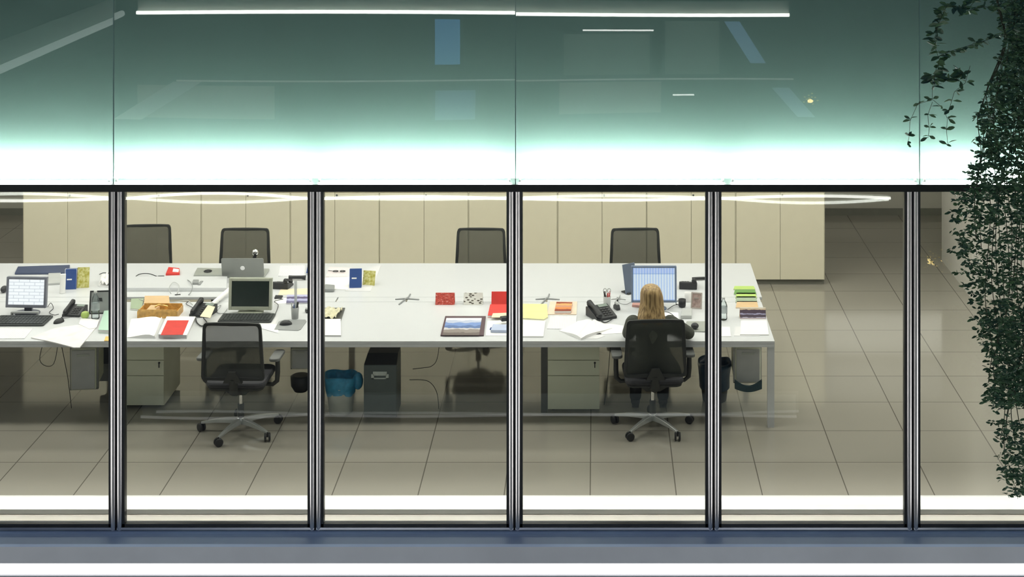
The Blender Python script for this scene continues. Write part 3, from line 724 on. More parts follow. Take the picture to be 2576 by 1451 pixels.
# webcam clipped on the lid
dz = hz(661, d+.02)
t = thing('webcam', 'chrome ball webcam clipped on top of the silver laptop lid', 'webcam', (sx(642, d+.02), d+.02, dz))
B().ell((0, .0, hz(636, d)-dz), (.030, .026, .030)).build('camera_ball', CHROME, t)
B().ell((0, -.01, hz(636, d)-dz-.003), (.0305, .018, .006)).build('ring_band', BLK, t)
q = B(); q.box(-.018, .018, -.028, -.020, 0.0, .07); q.box(-.018, .018, -.028, .02, .062, .070); q.build('clip', BLK, t, .003)
flat('docking_unit', [(487, 699), (496, 681), (560, 682), (560, 699)], SILV, 'flat silver docking unit left of the open laptop', 'docking unit', .03, bev=.004)
c = P(523, 691); q = B(); q.lathe([(.035, 0), (.04, .006), (.03, .012), (.018, .005), (.012, .018)], n=20); solo('knob', q, BLK, 'small dark ring-shaped knob on the flat silver docking unit', 'knob', (c.x, c.y, TOP+.031))
flat('power_rail', [(285, 733), (292, 704), (572, 704), (570, 733)], WHITE, 'long white cable box on the rear desk behind the wooden tray', 'cable box', .035, bev=.004)
q = B()
for i in range(3): q.box(-.008, .008, -.02+i*.035, 0+i*.035, 0, .004)
c = P(504, 722); solo('socket_strip', q.__class__().box(-.012, .012, -.06, .06, 0, .006), GREY, 'small grey socket strip on the long white cable box', 'socket', (c.x, c.y, TOP+.036))
flat('note_box', [(417, 693), (424, 676), (451, 679), (452, 692)], RED, 'small red box with white papers on the rear desk', 'box', .018)
flat('paper_note', [(434, 684), (436, 676), (450, 678), (449, 685)], PAPER, 'white slip on the small red box', 'paper', .004, TOP+.0195)
cable([P(336, 700, TOP+.01), P(350, 690, TOP+.012), P(372, 688, TOP+.03), P(392, 694, TOP+.01), P(404, 700, TOP+.008)], 'black cable curving on the rear desk left of the red box', .004)
cable([P(338, 700, TOP+.01), P(365, 697, TOP+.01), P(385, 699, TOP+.01), P(408, 698, TOP+.01)], 'second black cable lying straighter on the rear desk left of the red box', .003)
q = B(); q.box(-.03, .03, -.012, .012, 0, .02); c = P(405, 699); solo('plug', q, BLK, 'black plug at the end of the cables left of the red box', 'plug', (c.x, c.y, TOP+.001), bev=.004)
cable([P(466, 702, TOP+.01), P(478, 708, TOP+.055), P(484, 722, TOP+.05), P(478, 738, TOP+.02), P(470, 742, TOP-.02)], 'dark cable arching over the long white cable box', .004, GREY)
cable([P(432, 742, TOP-.01), P(425, 725, TOP+.045), P(436, 710, TOP+.05), P(450, 718, TOP+.045), P(446, 738, TOP+.02)], 'pale cable loop on the long white cable box', .004, LGREY)
cable([P(560, 735, TOP-.05), P(520, 738, TOP-.03), P(495, 740, TOP-.04), P(470, 741, TOP-.03), P(440, 741, TOP-.05)], 'grey cable lying in the open slot of the channel', .006, LGREY)
cable([P(350, 745, TOP-.05), P(385, 737, TOP-.01), P(400, 741, TOP-.03), P(420, 744, TOP-.05)], 'white cable rising in the open slot of the channel', .006, LGREY)
q = B(); q.box(-.03, .03, -.02, .02, 0, .04); c = P(447, 741); solo('plug', q, PAPER, 'white plug standing in the open channel slot', 'plug', (c.x, c.y, TOP-.04), R(20), bev=.005)
# white leaning roll between docking unit and phone
q = B(); q.tube([(0, 0, 0), (.09, .42, .035)], .022, 10)
c = P(534, 772); solo('paper_roll', q, PAPER, 'long white paper roll lying diagonally left of the switched-off monitor', 'paper roll', (c.x, c.y, TOP+.023))
flat('paper_sheet', [(700, 695), (705, 669), (768, 668), (766, 694)], PRINT, 'white printed sheet on the rear desk behind the loose handset', 'paper', .003)
flat('book', [(770, 692), (775, 668), (806, 668), (806, 692)], BLUE, 'blue-covered book on the rear desk at the second window post', 'book', .02, pages=PAPER)
flat('booklet', [(720, 765), (722, 744), (781, 744), (780, 764)], pattern('violet_print', 'bandsy', [(.14, .13, .24), (.42, .42, .62), (.12, .10, .2), (.5, .5, .7)], 8), 'violet booklet behind the grey pen cup', 'booklet', .012, pages=PAPER)
flat('paper_sheet', [(700, 742), (706, 728), (782, 726), (781, 741)], CREAM, 'cream sheet on the rear desk behind the violet booklet', 'paper', .003)
# --- pen cups
def pen_cup(label, px, pyb, r_, h_, m, items):
    c = P(px, pyb); t = thing('pen_cup', label, 'pen cup', (c.x, c.y, TOP+.0005))
    B().lathe([(r_*.85, 0), (r_, h_), (r_*.92, h_), (r_*.8, .005)], n=22).build('cup', m, t)
    for i, (a, L, mm, rr) in enumerate(items):
        q = B(); q.tube([(r_*.3*math.cos(a), r_*.3*math.sin(a), .01), (r_*.9*math.cos(a), r_*.9*math.sin(a), L)], rr, 6)
        o = solo('pen', q, mm, 'x', 'pen', (c.x, c.y, TOP+.001), 0, 'pens in the '+('grey' if m is GREY else 'white')+' cup')
        o['label'] = 'pen or pencil standing in the %s pen cup' % ('dark grey' if m is GREY else 'white')
    return c
c = pen_cup('dark grey pen cup with a tall clear ruler, right of the switched-off monitor', 742, 801, .035, .10, GREY, [(.5, .14, BLK, .005), (1.9, .13, PUR, .005), (3.2, .14, LGREY, .005), (4.6, .13, BLUE, .005), (5.6, .15, BLK, .005)])
q = B(); q.box(-.012, .012, -.002, .002, .01, .33); solo('ruler', q, mat('ruler_clear', (.65, .68, .68), .3, trans=.35), 'tall pale ruler standing in the dark grey pen cup', 'ruler', (c.x+.006, c.y, TOP+.001))
c = pen_cup('white pen cup with red-handled scissors left of the seated woman', 1527, 780, .034, .125, LGREY, [(.5, .165, RED, .006), (2.2, .16, BLK, .005), (3.6, .17, BLK, .005), (5.0, .16, RED, .006)])
t = thing('scissors', 'scissors with pale ring handles standing in the white pen cup', 'scissors', (c.x, c.y, TOP+.03))
q = B(); q.tube([(0, 0, 0), (0, 0, .12)], .005, 6); q.build('blade', CHROME, t)
for s_ in (-1, 1): B().tube([(s_*.018+.014*math.cos(a), .0, .145+.02*math.sin(a)) for a in [2*PI*k/12 for k in range(13)]], .004, 6).build('ring_handle', LGREY, t)
# --- wooden tray with things
AMB = mat('amber_wood', (.62, .36, .10), .4, var=.3, scale=30)
c = P(396, 800); t = thing('desk_tray', 'amber wooden open tray with golden clips on the near desk', 'tray', (c.x, c.y, TOP+.0005), R(-1))
q = B(); q.box(-.17, .17, 0, .18, 0, .008); q.build('tray_floor', AMB, t)
for a in ((-.17, .17, -.006, 0), (-.17, .17, .18, .186)): B().box(a[0], a[1], a[2], a[3], 0, .075).build('tray_side', AMB, t)
for a in ((-.178, -.17), (.17, .178)): B().box(a[0], a[1], -.006, .186, 0, .06).build('tray_side', AMB, t)
q = B(); q.box(-.10, -.02, .02, .15, .01, .07); o = solo('note_block', q, TAN, 'tan note block standing in the amber wooden tray', 'note block', (c.x, c.y, TOP+.0))
q = B(); q.tube([(-.05, 0, .0), (-.02, .01, .015), (.03, 0, .012), (.06, .01, 0)], .008, 8); solo('paper_clips', q, mat('brass', (.85, .55, .2), .25, 1), 'shiny golden clip lying across the amber wooden tray', 'clip', (c.x+.01, c.y+.06, TOP+.08))
flat('paper_block', [(362, 772), (364, 752), (425, 752), (427, 772)], TAN, 'greyish tan folder lying behind the amber wooden tray', 'folder', .03, pages=PAPER2)
flat('notebook', [(328, 780), (330, 755), (362, 754), (355, 782)], SAGE, 'grey-green notebook lying left of the amber wooden tray', 'notebook', .015, pages=PAPER)
# red folder book and open white book
t = flat('ring_folder', [(398, 851), (419, 806), (492, 806), (470, 853)], PAPER, 'white folder with a bright red sheet on it, on the near desk', 'folder', .035, pages=PAPER2)
flat('red_sheet', [(404, 843), (421, 806), (475, 806), (460, 842)], RED, 'bright red sheet lying on the white folder left of the near chair', 'paper', .0015, TOP+.036)
def open_book(label, pxs, px_mid, m, t1=.03, name='book'):
    pts = [P(a, b_) for a, b_ in pxs]; c = sum(pts, Vector())/4; mid0, mid1 = P(*px_mid[0]), P(*px_mid[1])
    t = thing(name, label, 'book', (c.x, c.y, TOP+.0005))
    for s_, (A, Bq) in enumerate(((pts[0], pts[3]), (pts[1], pts[2]))):   # near-left, far-left / near-right, far-right
        q = B(); n = 6; vs = []; fs = []
        for j in range(2):
            e0, e1 = (A, mid0) if j == 0 else (Bq, mid1)
            for i in range(n+1):
                u = i/n; p = e0.lerp(e1, u); h_ = .004+t1*math.sin(u*PI*.5)**1.5*(1-.55*u**6); vs += [(p.x-c.x, p.y-c.y, 0), (p.x-c.x, p.y-c.y, h_)]
        k = 2*(n+1)
        for i in range(n):
            a = 2*i; fs += [(a+1, a+3, k+a+3, k+a+1), (a, k+a, k+a+2, a+2), (a, a+2, a+3, a+1), (k+a, k+a+1, k+a+3, k+a+2)]
        fs += [(0, 1, k+1, k), (2*n, k+2*n, k+2*n+1, 2*n+1)]
        q.add(vs, fs, False).build('page_block', m, t)
    return t
open_book('open white ring book with thick pages left of the red sheet', [(318, 850), (391, 852), (410, 806), (330, 803)], [(388, 851), (405, 806)], PAPER, .035)
open_book('open book with curling white pages between phone and yellow folder', [(1406, 832), (1540, 826), (1505, 808), (1455, 808)], [(1462, 856), (1490, 812)], PAPER, .03)
flat('paper_sheet', [(1462, 852), (1510, 838), (1522, 846), (1500, 853)], PAPER2, 'white sheet sticking out under the open curling book', 'paper', .002)
flat('paper_sheet', [(1500, 842), (1516, 812), (1572, 820), (1568, 838)], PAPER, 'white paper sheets left of the seated woman beneath the phone cord', 'paper', .002)
# left bay
flat('magazine', [(78, 851), (142, 826), (232, 815), (242, 825), (200, 876), (186, 876), (132, 862)][::1], pattern('pale_print', 'noise', [(.62, .58, .58), (.86, .84, .83), (.80, .78, .78)], 5, .7), 'large white spread magazine hanging over the near desk edge at left', 'magazine', .008, TOP)
flat('paper_sheet', [(-10, 853), (-5, 826), (83, 827), (62, 852)], PRINT, 'white printed sheets in front of the keyboard at the left edge', 'paper', .004)
flat('paper_sheet', [(198, 815), (204, 800), (250, 805), (243, 824), (225, 828)], PAPER, 'small white sheet behind the spread magazine', 'paper', .002, TOP+.0088)
flat('folder', [(247, 838), (262, 790), (300, 786), (300, 840)], MINT, 'pale mint green folder stack cut by the first window post', 'folder', .03, pages=PAPER)
flat('paper_note', [(262, 858), (266, 847), (284, 847), (284, 858)], mat('orange_note', (.85, .55, .15), .6), 'orange note at the near desk edge beside the first window post', 'note', .004)
c = P(214, 801); t = thing('apple', 'green apple on the near desk beside the clear bottle', 'apple', (c.x, c.y, TOP))
B().lathe([(.004, .004), (.018, 0), (.033, .015), (.037, .035), (.03, .055), (.014, .062), (.003, .054)], n=18).build('fruit', mat('apple_green', (.42, .56, .14), .35), t)
B().tube([(0, 0, .054), (.004, 0, .07)], .0015, 5).build('stem', TAN, t)
def bottle(label, px, pyb, pyt, r_, lq=True):
    c = P(px, pyb); h_ = hz(pyt, c.y)-TOP; t = thing('water_bottle', label, 'bottle', (c.x, c.y, TOP+.001))
    B().lathe([(r_*.8, 0), (r_, .01), (r_*.93, h_*.25), (r_, h_*.3), (r_*.93, h_*.45), (r_, h_*.62), (r_*.7, h_*.78), (r_*.34, h_*.88), (r_*.34, h_*.95)], n=20).build('bottle_body', CLEAR, t)
    B().lathe([(r_*.4, h_*.93), (r_*.4, h_)], n=14).build('bottle_cap', LGREY, t)
    B().lathe([(r_*1.01, h_*.32), (r_*1.01, h_*.58)], n=20).build('bottle_label', mat('bottle_label', (.55, .60, .62), .5, trans=.5), t)
bottle('clear plastic water bottle near the left window post', 240, 802, 732, .036)
bottle('clear plastic water bottle at the post right of the woman', 1820, 804, 748, .034)
def frame(label, px0, px1, py0, pyb, rz, fm, pm, lean=-14):
    c = P((px0+px1)/2, pyb); w_ = (px1-px0)*c.y/F; h_ = hz(py0, c.y)-TOP
    t = thing('photo_stand', label, 'picture frame', (c.x, c.y, TOP+.0005), rz); T = Matrix.Rotation(R(lean), 4, 'X')
    q = B(); q.M = T; b_ = .012
    q.box(-w_/2, -w_/2+b_, 0, .014, 0, h_); q.box(w_/2-b_, w_/2, 0, .014, 0, h_); q.box(-w_/2+b_, w_/2-b_, 0, .014, 0, b_); q.box(-w_/2+b_, w_/2-b_, 0, .014, h_-b_, h_); q.build('frame_rim', fm, t, .002)
    q = B(); q.M = T; q.box(-w_/2+b_, w_/2-b_, .004, .013, b_, h_-b_); q.build('picture', pm, t)
    B().add([(-.02, .012, h_*.7), (.02, .012, h_*.7), (.02, .10, 0), (-.02, .10, 0), (-.02, .008, h_*.7), (.02, .008, h_*.7), (.02, .094, 0), (-.02, .094, 0)], [(0, 1, 2, 3), (7, 6, 5, 4), (0, 4, 5, 1), (2, 6, 7, 3), (1, 5, 6, 2), (0, 3, 7, 4)]).build('easel_back', fm, t)
frame('grey picture frame standing behind the clear bottle at left', 224, 276, 733, 790, R(5), BLK, GREY)
frame('brown photo frame with a pale figure picture right of the spreadsheet monitor', 1737, 1765, 737, 777, R(-14), mat('frame_taupe', (.50, .44, .40), .5), pattern('photo_print', 'noise', [(.10, .08, .08), (.42, .30, .27), (.62, .52, .48)], 4, .4))
flat('laptop_closed', [(37, 691), (45, 675), (176, 671), (172, 690)], NAVY, 'dark blue-grey closed laptop on the rear desk behind the lit monitor', 'laptop', .02, bev=.004)
flat('document_tray', [(118, 718), (122, 692), (153, 691), (152, 716)], LGREY, 'light grey document tray on the rear desk before the closed laptop', 'tray', .02, bev=.003)
c = P(38, 793, TOP); t = thing('monitor_riser', 'small pale riser shelf under the lit monitor at left', 'riser', (P(66, 792).x, P(66, 792).y-.02, TOP+.0005))
q = B(); q.box(-.12, .12, -.03, .0, .03, .04); q.build('shelf_top', LGREY, t); B().box(-.12, -.105, -.03, 0, 0, .03).build('leg', GREY, t); B().box(.105, .12, -.03, 0, 0, .03).build('leg', GREY, t)
flat('paper_sheet', [(248, 722), (256, 694), (300, 690), (300, 724)], PAPER, 'pile of white papers on the rear desk left of the first window post', 'paper', .015)
cable([P(120, 772, TOP+.01), P(128, 762, TOP+.03), P(134, 775, TOP+.01), P(124, 786, TOP+.01), P(136, 792, TOP+.01), P(148, 790, TOP+.01)], 'thin dark cable curling between monitor and desk phone at left', .003)
q = B(); q.ell((0, 0, .03), (.03, .05, .03)); c = P(10, 735); solo('headset', q, BLK, 'dark headset cushion behind the lit monitor at the left edge', 'headset', (c.x, c.y, TOP))
# third window
flat('paper_sheet', [(806, 727), (818, 700), (880, 697), (876, 730)], PAPER, 'blank white sheets on the rear desk left of the blue binder', 'paper', .006)
flat('paper_sheet', [(820, 697), (828, 672), (880, 674), (879, 696)], pattern('pink_print', 'lines', [(.6, .4, .42), (.86, .82, .82), (.88, .84, .84)], 2.5, .8), 'white sheet with pinkish print under the reading glasses', 'paper', .003)
flat('paper_sheet', [(868, 732), (885, 715), (940, 670), (958, 669), (932, 733)], PAPER2, 'stack of white papers beneath the blue binder and olive magazine', 'paper', .003)
t = thing('reading_glasses', 'dark reading glasses lying on the printed sheet left of the blue binder', 'glasses', tuple(P(853, 686))[:2]+(TOP+.004,))
for s_ in (-1, 1):
    B().tube([(s_*.034+.026*math.cos(a), .018*math.sin(a), .012) for a in [2*PI*k/14 for k in range(15)]], .004, 6).build('lens_rim', BLK, t)
    B().tube([(s_*.06, 0, .012), (s_*.062-.05, .05, .004)], .003, 5).build('temple', BLK, t)
flat('stapler', [(815, 735), (818, 722), (842, 724), (840, 735)], GREY, 'grey stapler on the rear desk before the white sheets', 'stapler', .03, bev=.006)
flat('document_tray', [(806, 826), (816, 776), (868, 776), (856, 812), (854, 826)], mat('tray_dark', (.10, .10, .09), .5), 'dark shallow tray holding crumpled yellowish papers beside the window post', 'tray', .008)
def crumple(px, m, label, h_=.03, seed=1, z=TOP):
    pts = [P(a, b_, z) for a, b_ in px]; c = sum(pts, Vector())/4; r2 = random.Random(seed); vs = []; fs = []; n = 8
    for j in range(n+1):
        for i in range(n+1):
            p = pts[0].lerp(pts[1], i/n).lerp(pts[3].lerp(pts[2], i/n), j/n); vs.append((p.x-c.x, p.y-c.y, .003+r2.random()*h_))
    N = len(vs); vs += [(v[0], v[1], v[2]-.0015) for v in vs]
    for j in range(n):
        for i in range(n):
            a = j*(n+1)+i; fs += [(a, a+1, a+n+2, a+n+1), (N+a, N+a+n+1, N+a+n+2, N+a+1)]
    return solo('crumpled_paper', B().add(vs, fs), m, label, 'paper', (c.x, c.y, z+.001))
crumple([(812, 803), (845, 803), (862, 780), (818, 780)], mat('yellowish_paper', (.70, .66, .48), .8, var=.2, scale=30), 'crumpled yellowish papers in the dark tray beside the window post', .035, 3, TOP+.009)
flat('notepad', [(806, 847), (812, 806), (857, 806), (858, 847)], PAPER, 'thick white notepad on the near desk right of the second post', 'notepad', .014, pages=PAPER2)
def tent(label, px0, px1, py0, pyb, m, rim=None):
    c = P((px0+px1)/2, pyb); w_ = (px1-px0)*c.y/F; h_ = hz(py0, c.y)-TOP-.005; t = thing('desk_calendar', label, 'calendar', (c.x, c.y, TOP+.0005), 0)
    s_ = .035
    q = B(); q.prof_x([(0, 0), (.003, 0), (s_+.003, h_), (s_, h_)], -w_/2, w_/2); q.build('front_sheet', m, t)
    q = B(); q.prof_x([(2*s_+.003, 0), (2*s_+.006, 0), (s_+.006, h_), (s_+.003, h_)], -w_/2, w_/2); q.build('back_sheet', rim or m, t)
    B().box(-w_/2, w_/2, 0, 2*s_+.006, 0, .002).build('foot_sheet', rim or m, t)
REDP = pattern('red_dark_print', 'noise', [(.10, .02, .02), (.50, .06, .04), (.62, .10, .07), (.9, .8, .75)], 9, .5, stops=[.3, .42, .6, .75])
WHD = pattern('dotted_print', 'voronoi', [(.03, .03, .03), (.10, .08, .06), (.80, .78, .72), (.74, .72, .68)], 4.6, .5, stops=[0, .33, .42, 1])
tent('dark red tent calendar with white pattern on the channel, left of the dotted one', 1095, 1143, 738, 767, REDP)
tent('white tent calendar with black dots between two red ones', 1166, 1214, 738, 767, WHD)
tent('plain bright red tent calendar at the third window post', 1236, 1283, 735, 766, RED)
flat('book', [(1227, 799), (1233, 771), (1290, 771), (1290, 799)], RED, 'red book with a cream strip beside the third window post', 'book', .02, pages=PAPER)
flat('envelope', [(1236, 799), (1240, 789), (1290, 787), (1290, 799)], CREAM, 'cream envelope lying on the red book', 'envelope', .004, TOP+.022)
LAND = pattern('landscape_print', 'bandsy', [(.16, .13, .12), (.30, .26, .24), (.62, .60, .62), (.12, .20, .42), (.22, .34, .66), (.55, .60, .75), (.80, .82, .88)], 5, .35, stops=[0, .16, .33, .40, .55, .72, .86])
flat('picture_mount', [(1108, 846), (1120, 798), (1222, 798), (1217, 846)], mat('plum_border', (.10, .055, .065), .5), 'blue mountain landscape picture with dark plum border lying on the near desk', 'picture', .012, bev=.002)
flat('landscape_picture', [(1113, 843), (1123, 800), (1212, 800), (1205, 843)], LAND, 'blue and grey landscape print lying inside the plum border', 'picture', .001, TOP+.0128)
flat('paper_sheet', [(1222, 845), (1226, 808), (1290, 806), (1290, 845)], PAPER, 'white sheet under the small blue box beside the landscape picture', 'paper', .003)
flat('box', [(1234, 837), (1240, 822), (1290, 824), (1290, 838)], mat('pale_blue', (.50, .56, .74), .5), 'pale blue small box on the white sheet beside the landscape picture', 'box', .025, TOP+.0036, bev=.004)
q = B(); q.box(-.03, .03, -.03, .03, 0, .035); c = P(1268, 815); solo('box', q, BLK, 'small black box on the pale blue one by the third post', 'box', (c.x, c.y, TOP+.03), R(20), bev=.006)
# fourth window
flat('folder', [(1300, 802), (1300, 767), (1376, 768), (1378, 800), (1368, 806)], YEL, 'bright yellow folder on the near desk beside the third window post', 'folder', .012, pages=PAPER)
flat('paper_sheet', [(1300, 849), (1300, 808), (1372, 810), (1367, 849)], PAPER, 'stack of white sheets in front of the yellow folder', 'paper', .012)
flat('paper_sheet', [(1376, 792), (1384, 760), (1452, 760), (1450, 792)], mat('peach_paper', (.84, .66, .52), .7), 'peach-white folder under the orange book', 'folder', .006)
flat('book', [(1395, 788), (1400, 765), (1440, 766), (1436, 788)], pattern('orange_print', 'bandsy', [(.30, .06, .03), (.78, .28, .08), (.62, .30, .18), (.85, .42, .15), (.35, .08, .04)], 6, .45), 'small orange-brown book on the peach folder', 'book', .022, TOP+.0066, pages=PAPER)
flat('paper_sheet', [(1376, 828), (1385, 797), (1451, 797), (1447, 829)], PRINT, 'white printed page in front of the orange-brown book', 'paper', .006)
def clutter(label, px, py, s=1.0):
    c = P(px, py); t = thing('tape_dispenser', label, 'tape dispenser', (c.x, c.y, TOP+.0005), .4)
    q = B(); q.M = Matrix.Scale(s, 4); q.prof_x([(-.04, 0), (.05, 0), (.05, .03), (.02, .05), (-.02, .05), (-.04, .02)], -.02, .02); q.build('dispenser_body', BLK, t, .003)
    q = B(); q.M = Matrix.Scale(s, 4) @ Matrix.Translation((0, .01, .045)) @ Matrix.Rotation(PI/2, 4, 'Y'); q.lathe([(.028, -.012), (.028, .012)], n=18); q.build('tape_roll', LGREY, t)
clutter('small dark tape dispenser right of the white pen cup', 1552, 778, .9)
clutter('tiny dark tape dispenser on the near desk right of the violet booklet', 772, 786, .6)
flat('paper_note', [(1590, 772), (1592, 764), (1612, 764), (1610, 774)], mat('pinkish', (.65, .35, .30), .6), 'pinkish note left of the woman beneath the spreadsheet monitor', 'note', .02)
# document holder left of the spreadsheet monitor
t = thing('document_holder', 'dark blue-grey document holder hooked at the left of the spreadsheet monitor', 'document holder', tuple(P(1590, 738))[:2]+(TOP+.0005,), R(35))
q = B(); q.M = Matrix.Rotation(R(-12), 4, 'X'); q.box(-.07, .07, 0, .008, .0, .27); q.build('board', mat('holder_grey', (.13, .16, .22), .5), t, .003)
B().box(-.06, .06, -.02, .09, 0, .012).build('foot', BLK, t, .003)
flat('white_case', [(1712, 802), (1716, 783), (1741, 783), (1740, 802)], LGREY, 'small pale case behind the grey pad right of the woman', 'case', .03, bev=.005)
c = P(1716, 772); t = thing('mug', 'dark mug right of the woman beneath the spreadsheet monitor', 'mug', (c.x, c.y, TOP+.0005))
B().lathe([(.025, 0), (.032, .01), (.034, .07), (.030, .07), (.026, .01)], n=20).build('mug_body', BLK, t)
B().tube([(-.032, 0, .055), (-.055, 0, .05), (-.055, 0, .025), (-.031, 0, .018)], .004, 6).build('handle', BLK, t)
c = P(1726, 762); q = B(); q.lathe([(.03, 0), (.034, .08), (.03, .08), (.026, .005)], n=18); solo('paper_cup', q, PAPER, 'white paper cup left of the brown photo frame', 'cup', (c.x+.02, c.y+.05, TOP+.0005))
cable([P(1680, 778, TOP+.01), P(1695, 768, TOP+.01), P(1712, 764, TOP+.01), P(1740, 745, TOP+.01)], 'thin cable running from the spreadsheet monitor to the right', .003)
cable([P(690, 795, TOP+.01), P(700, 768, TOP+.01), P(690, 758, TOP+.015), P(712, 752, TOP+.01)], 'thin cable right of the switched-off monitor', .003)
cable([P(542, 775, TOP+.005), P(556, 768, TOP+.01), P(546, 785, TOP+.005), P(562, 788, TOP+.01), P(572, 776, TOP+.005)], 'thin grey cable tangle left of the switched-off monitor', .003, GREY)
# right end
gx = [(1845, 1896, 730, 722, LIME, 'topmost lime green booklet, the furthest of the pile at the right desk end'), (1846, 1899, 742, 731, GREEN, 'green booklet second in the row at the right desk end'),
      (1850, 1900, 751, 739, LIME, 'lime booklet third in the row at the right desk end'), (1850, 1901, 762, 748, SAGE, 'sage green booklet fourth in the row at the right desk end'), (1851, 1904, 776, 760, TAN, 'tan booklet nearest in the row at the right desk end')]
for i, (a, b_, y0, y1, m, lb) in enumerate(gx):
    flat('booklet', [(a, y0), (a+3, y1), (b_, y1), (b_+4, y0)], m, lb, 'booklet', .010, TOP, pages=PAPER if i % 2 == 0 else PAPER2, group='booklets at the right desk end')
tent('brown and violet tent calendar in a cream frame at the right desk end', 1862, 1927, 775, 802, pattern('brown_violet', 'bandsz', [(.55, .50, .60), (.12, .09, .12), (.40, .38, .55), (.10, .07, .10), (.75, .58, .40), (.85, .80, .72)], 6, .5, stops=[0, .14, .38, .5, .8, .92]), TAN)
flat('paper_sheet', [(1862, 844), (1864, 809), (1929, 808), (1934, 844)], PAPER, 'white notepad at the right front corner of the desk', 'notepad', .010)
flat('paper_sheet', [(1846, 845), (1850, 822), (1905, 822), (1912, 846)], PAPER2, 'greyish sheet peeking out under the white notepad at the right corner', 'paper', .002)
bpy.data.objects.remove(bpy.data.objects['paper_sheet.%03d' % 0]) if False else None
flat('paper_sheet', [(1800, 847), (1804, 823), (1836, 823), (1839, 847)], PAPER, 'small white sheet right of the fourth window post', 'paper', .004)
flat('box', [(1232, 830), (1234, 826), (1240, 826), (1238, 830)], BLUE, 'tiny blue eraser beside the pale blue box', 'eraser', .01, TOP+.0036)

# smaller clutter
crumple([(250, 718), (284, 720), (284, 698), (262, 694)], PAPER, 'crumpled white wrapping on the rear desk beside the first window post', .05, 8, TOP+.016)
flat('adapter', [(484, 716), (486, 708), (500, 708), (499, 716)], GREY, 'small grey adapter on the long white cable box', 'adapter', .02, TOP+.0358, bev=.003)
flat('note_block', [(176, 688), (178, 681), (190, 681), (189, 688)], PAPER, 'small white note block before the magazine at left', 'note block', .012) if 0 else None
flat('paper_note', [(428, 800), (432, 770), (462, 768), (470, 798)], PAPER2, 'greyish white sheet right of the amber wooden tray', 'paper', .0015)
flat('paper_sheet', [(640, 815), (644, 822), (700, 838), (700, 815)], PAPER, 'white sheet corner right of the empty near chair back', 'paper', .001, TOP+.0022)
flat('envelope', [(690, 765), (697, 750), (722, 750), (720, 764)], PAPER, 'white envelope right of the switched-off monitor', 'envelope', .003)
flat('pencil_case', [(690, 752), (693, 745), (712, 746), (708, 753)], BLK, 'small black pencil case behind the white envelope', 'case', .012, TOP+.0005, bev=.003)
c = P(774, 790); solo('jar', B().lathe([(.02, 0), (.024, .01), (.024, .06), (.018, .065), (.018, .075)], n=16), LGREY, 'small pale jar at the second window post', 'jar', (c.x+.03, c.y+.05, TOP+.0005))
cable([P(300, 712, TOP+.01), P(290, 702, TOP+.03), P(282, 690, TOP+.01), P(262, 686, TOP+.01), P(250, 690, TOP+.01)], 'dark cable behind the first window post on the rear desk', .0035)
cable([P(350, 752, TOP+.03), P(372, 758, TOP+.01), P(398, 751, TOP+.012), P(430, 760, TOP+.01), P(470, 756, TOP+.01), P(484, 766, TOP+.01)], 'white cable trailing in front of the open channel', .004, LGREY)
cable([P(475, 757, TOP+.01), P(468, 764, TOP+.01), P(478, 770, TOP+.01), P(490, 776, TOP+.01)], 'dark phone cable left of the paper-covered phone', .003)
cable([P(492, 800, TOP+.01), P(496, 812, TOP+.01), P(508, 820, TOP+.01), P(520, 812, TOP+.01), P(512, 800, TOP+.01)], 'coiled dark cord in front of the paper-covered phone', .005)
cable([P(1560, 742, TOP+.01), P(1556, 760, TOP+.01), P(1575, 765, TOP+.01), P(1590, 758, TOP+.01)], 'thin cable left of the spreadsheet monitor', .003, GREY)
cable([P(1640, 790, TOP+.01), P(1668, 784, TOP+.01), P(1690, 790, TOP+.01), P(1712, 815, TOP+.01), P(1728, 818, TOP+.012)], 'mouse cable running right from under the woman', .003)
flat('notebook', [(1668, 806), (1672, 786), (1706, 788), (1708, 806)], PAPER, 'white notebook beside the right shoulder of the woman', 'notebook', .008)
flat('binder_stripe', [(0, 0)]*3, PAPER, '', '') if 0 else None
for px, py in ((177, 705), (887, 703)):
    bnd_ = [o for o in bpy.data.objects if o.name.startswith('binder') and o.parent is None and abs(o.location.x-sx(px, o.location.y)) < .15][0]
    w0 = .03; zc = .085
    q = B(); q.M = Matrix.Rotation(R(-8 if px < 500 else -10), 4, 'X'); q.box(-.035, .01, -.0015, -.0002, zc, zc+.012); q.build('label_stripe', PAPER, bnd_)

# ------------------------------------------------------------------ the seated woman
WX = .462
def remesh(b, name, m, parent, vox, sm=6):
    o = b.build(name, m, parent); r_ = o.modifiers.new('join', 'REMESH'); r_.mode = 'VOXEL'; r_.voxel_size = vox; r_.use_smooth_shade = True
    s_ = o.modifiers.new('smooth', 'SMOOTH'); s_.factor = .5; s_.iterations = sm; return o
wo = thing('person', 'woman with long blond hair in a dark blazer, seated with her back to the window', 'person', (WX, 13.5, 0))
q = B(); zs_ = 0
Y0 = 0.0
hip = [(-.09, .03, .56), (.09, .03, .56)]; 
def arm(s_):
    sh = Vector((s_*.155, -.055, .93)); el = Vector((s_*.315 if s_ > 0 else s_*.19, .10, .795)); wr = Vector((s_*.13, .36, .762)); return sh, el, wr
q.cap((0, .02, .57), (0, -.03, .72), .125, .105, 16); q.cap((0, -.03, .72), (0, -.05, .88), .105, .115, 16)
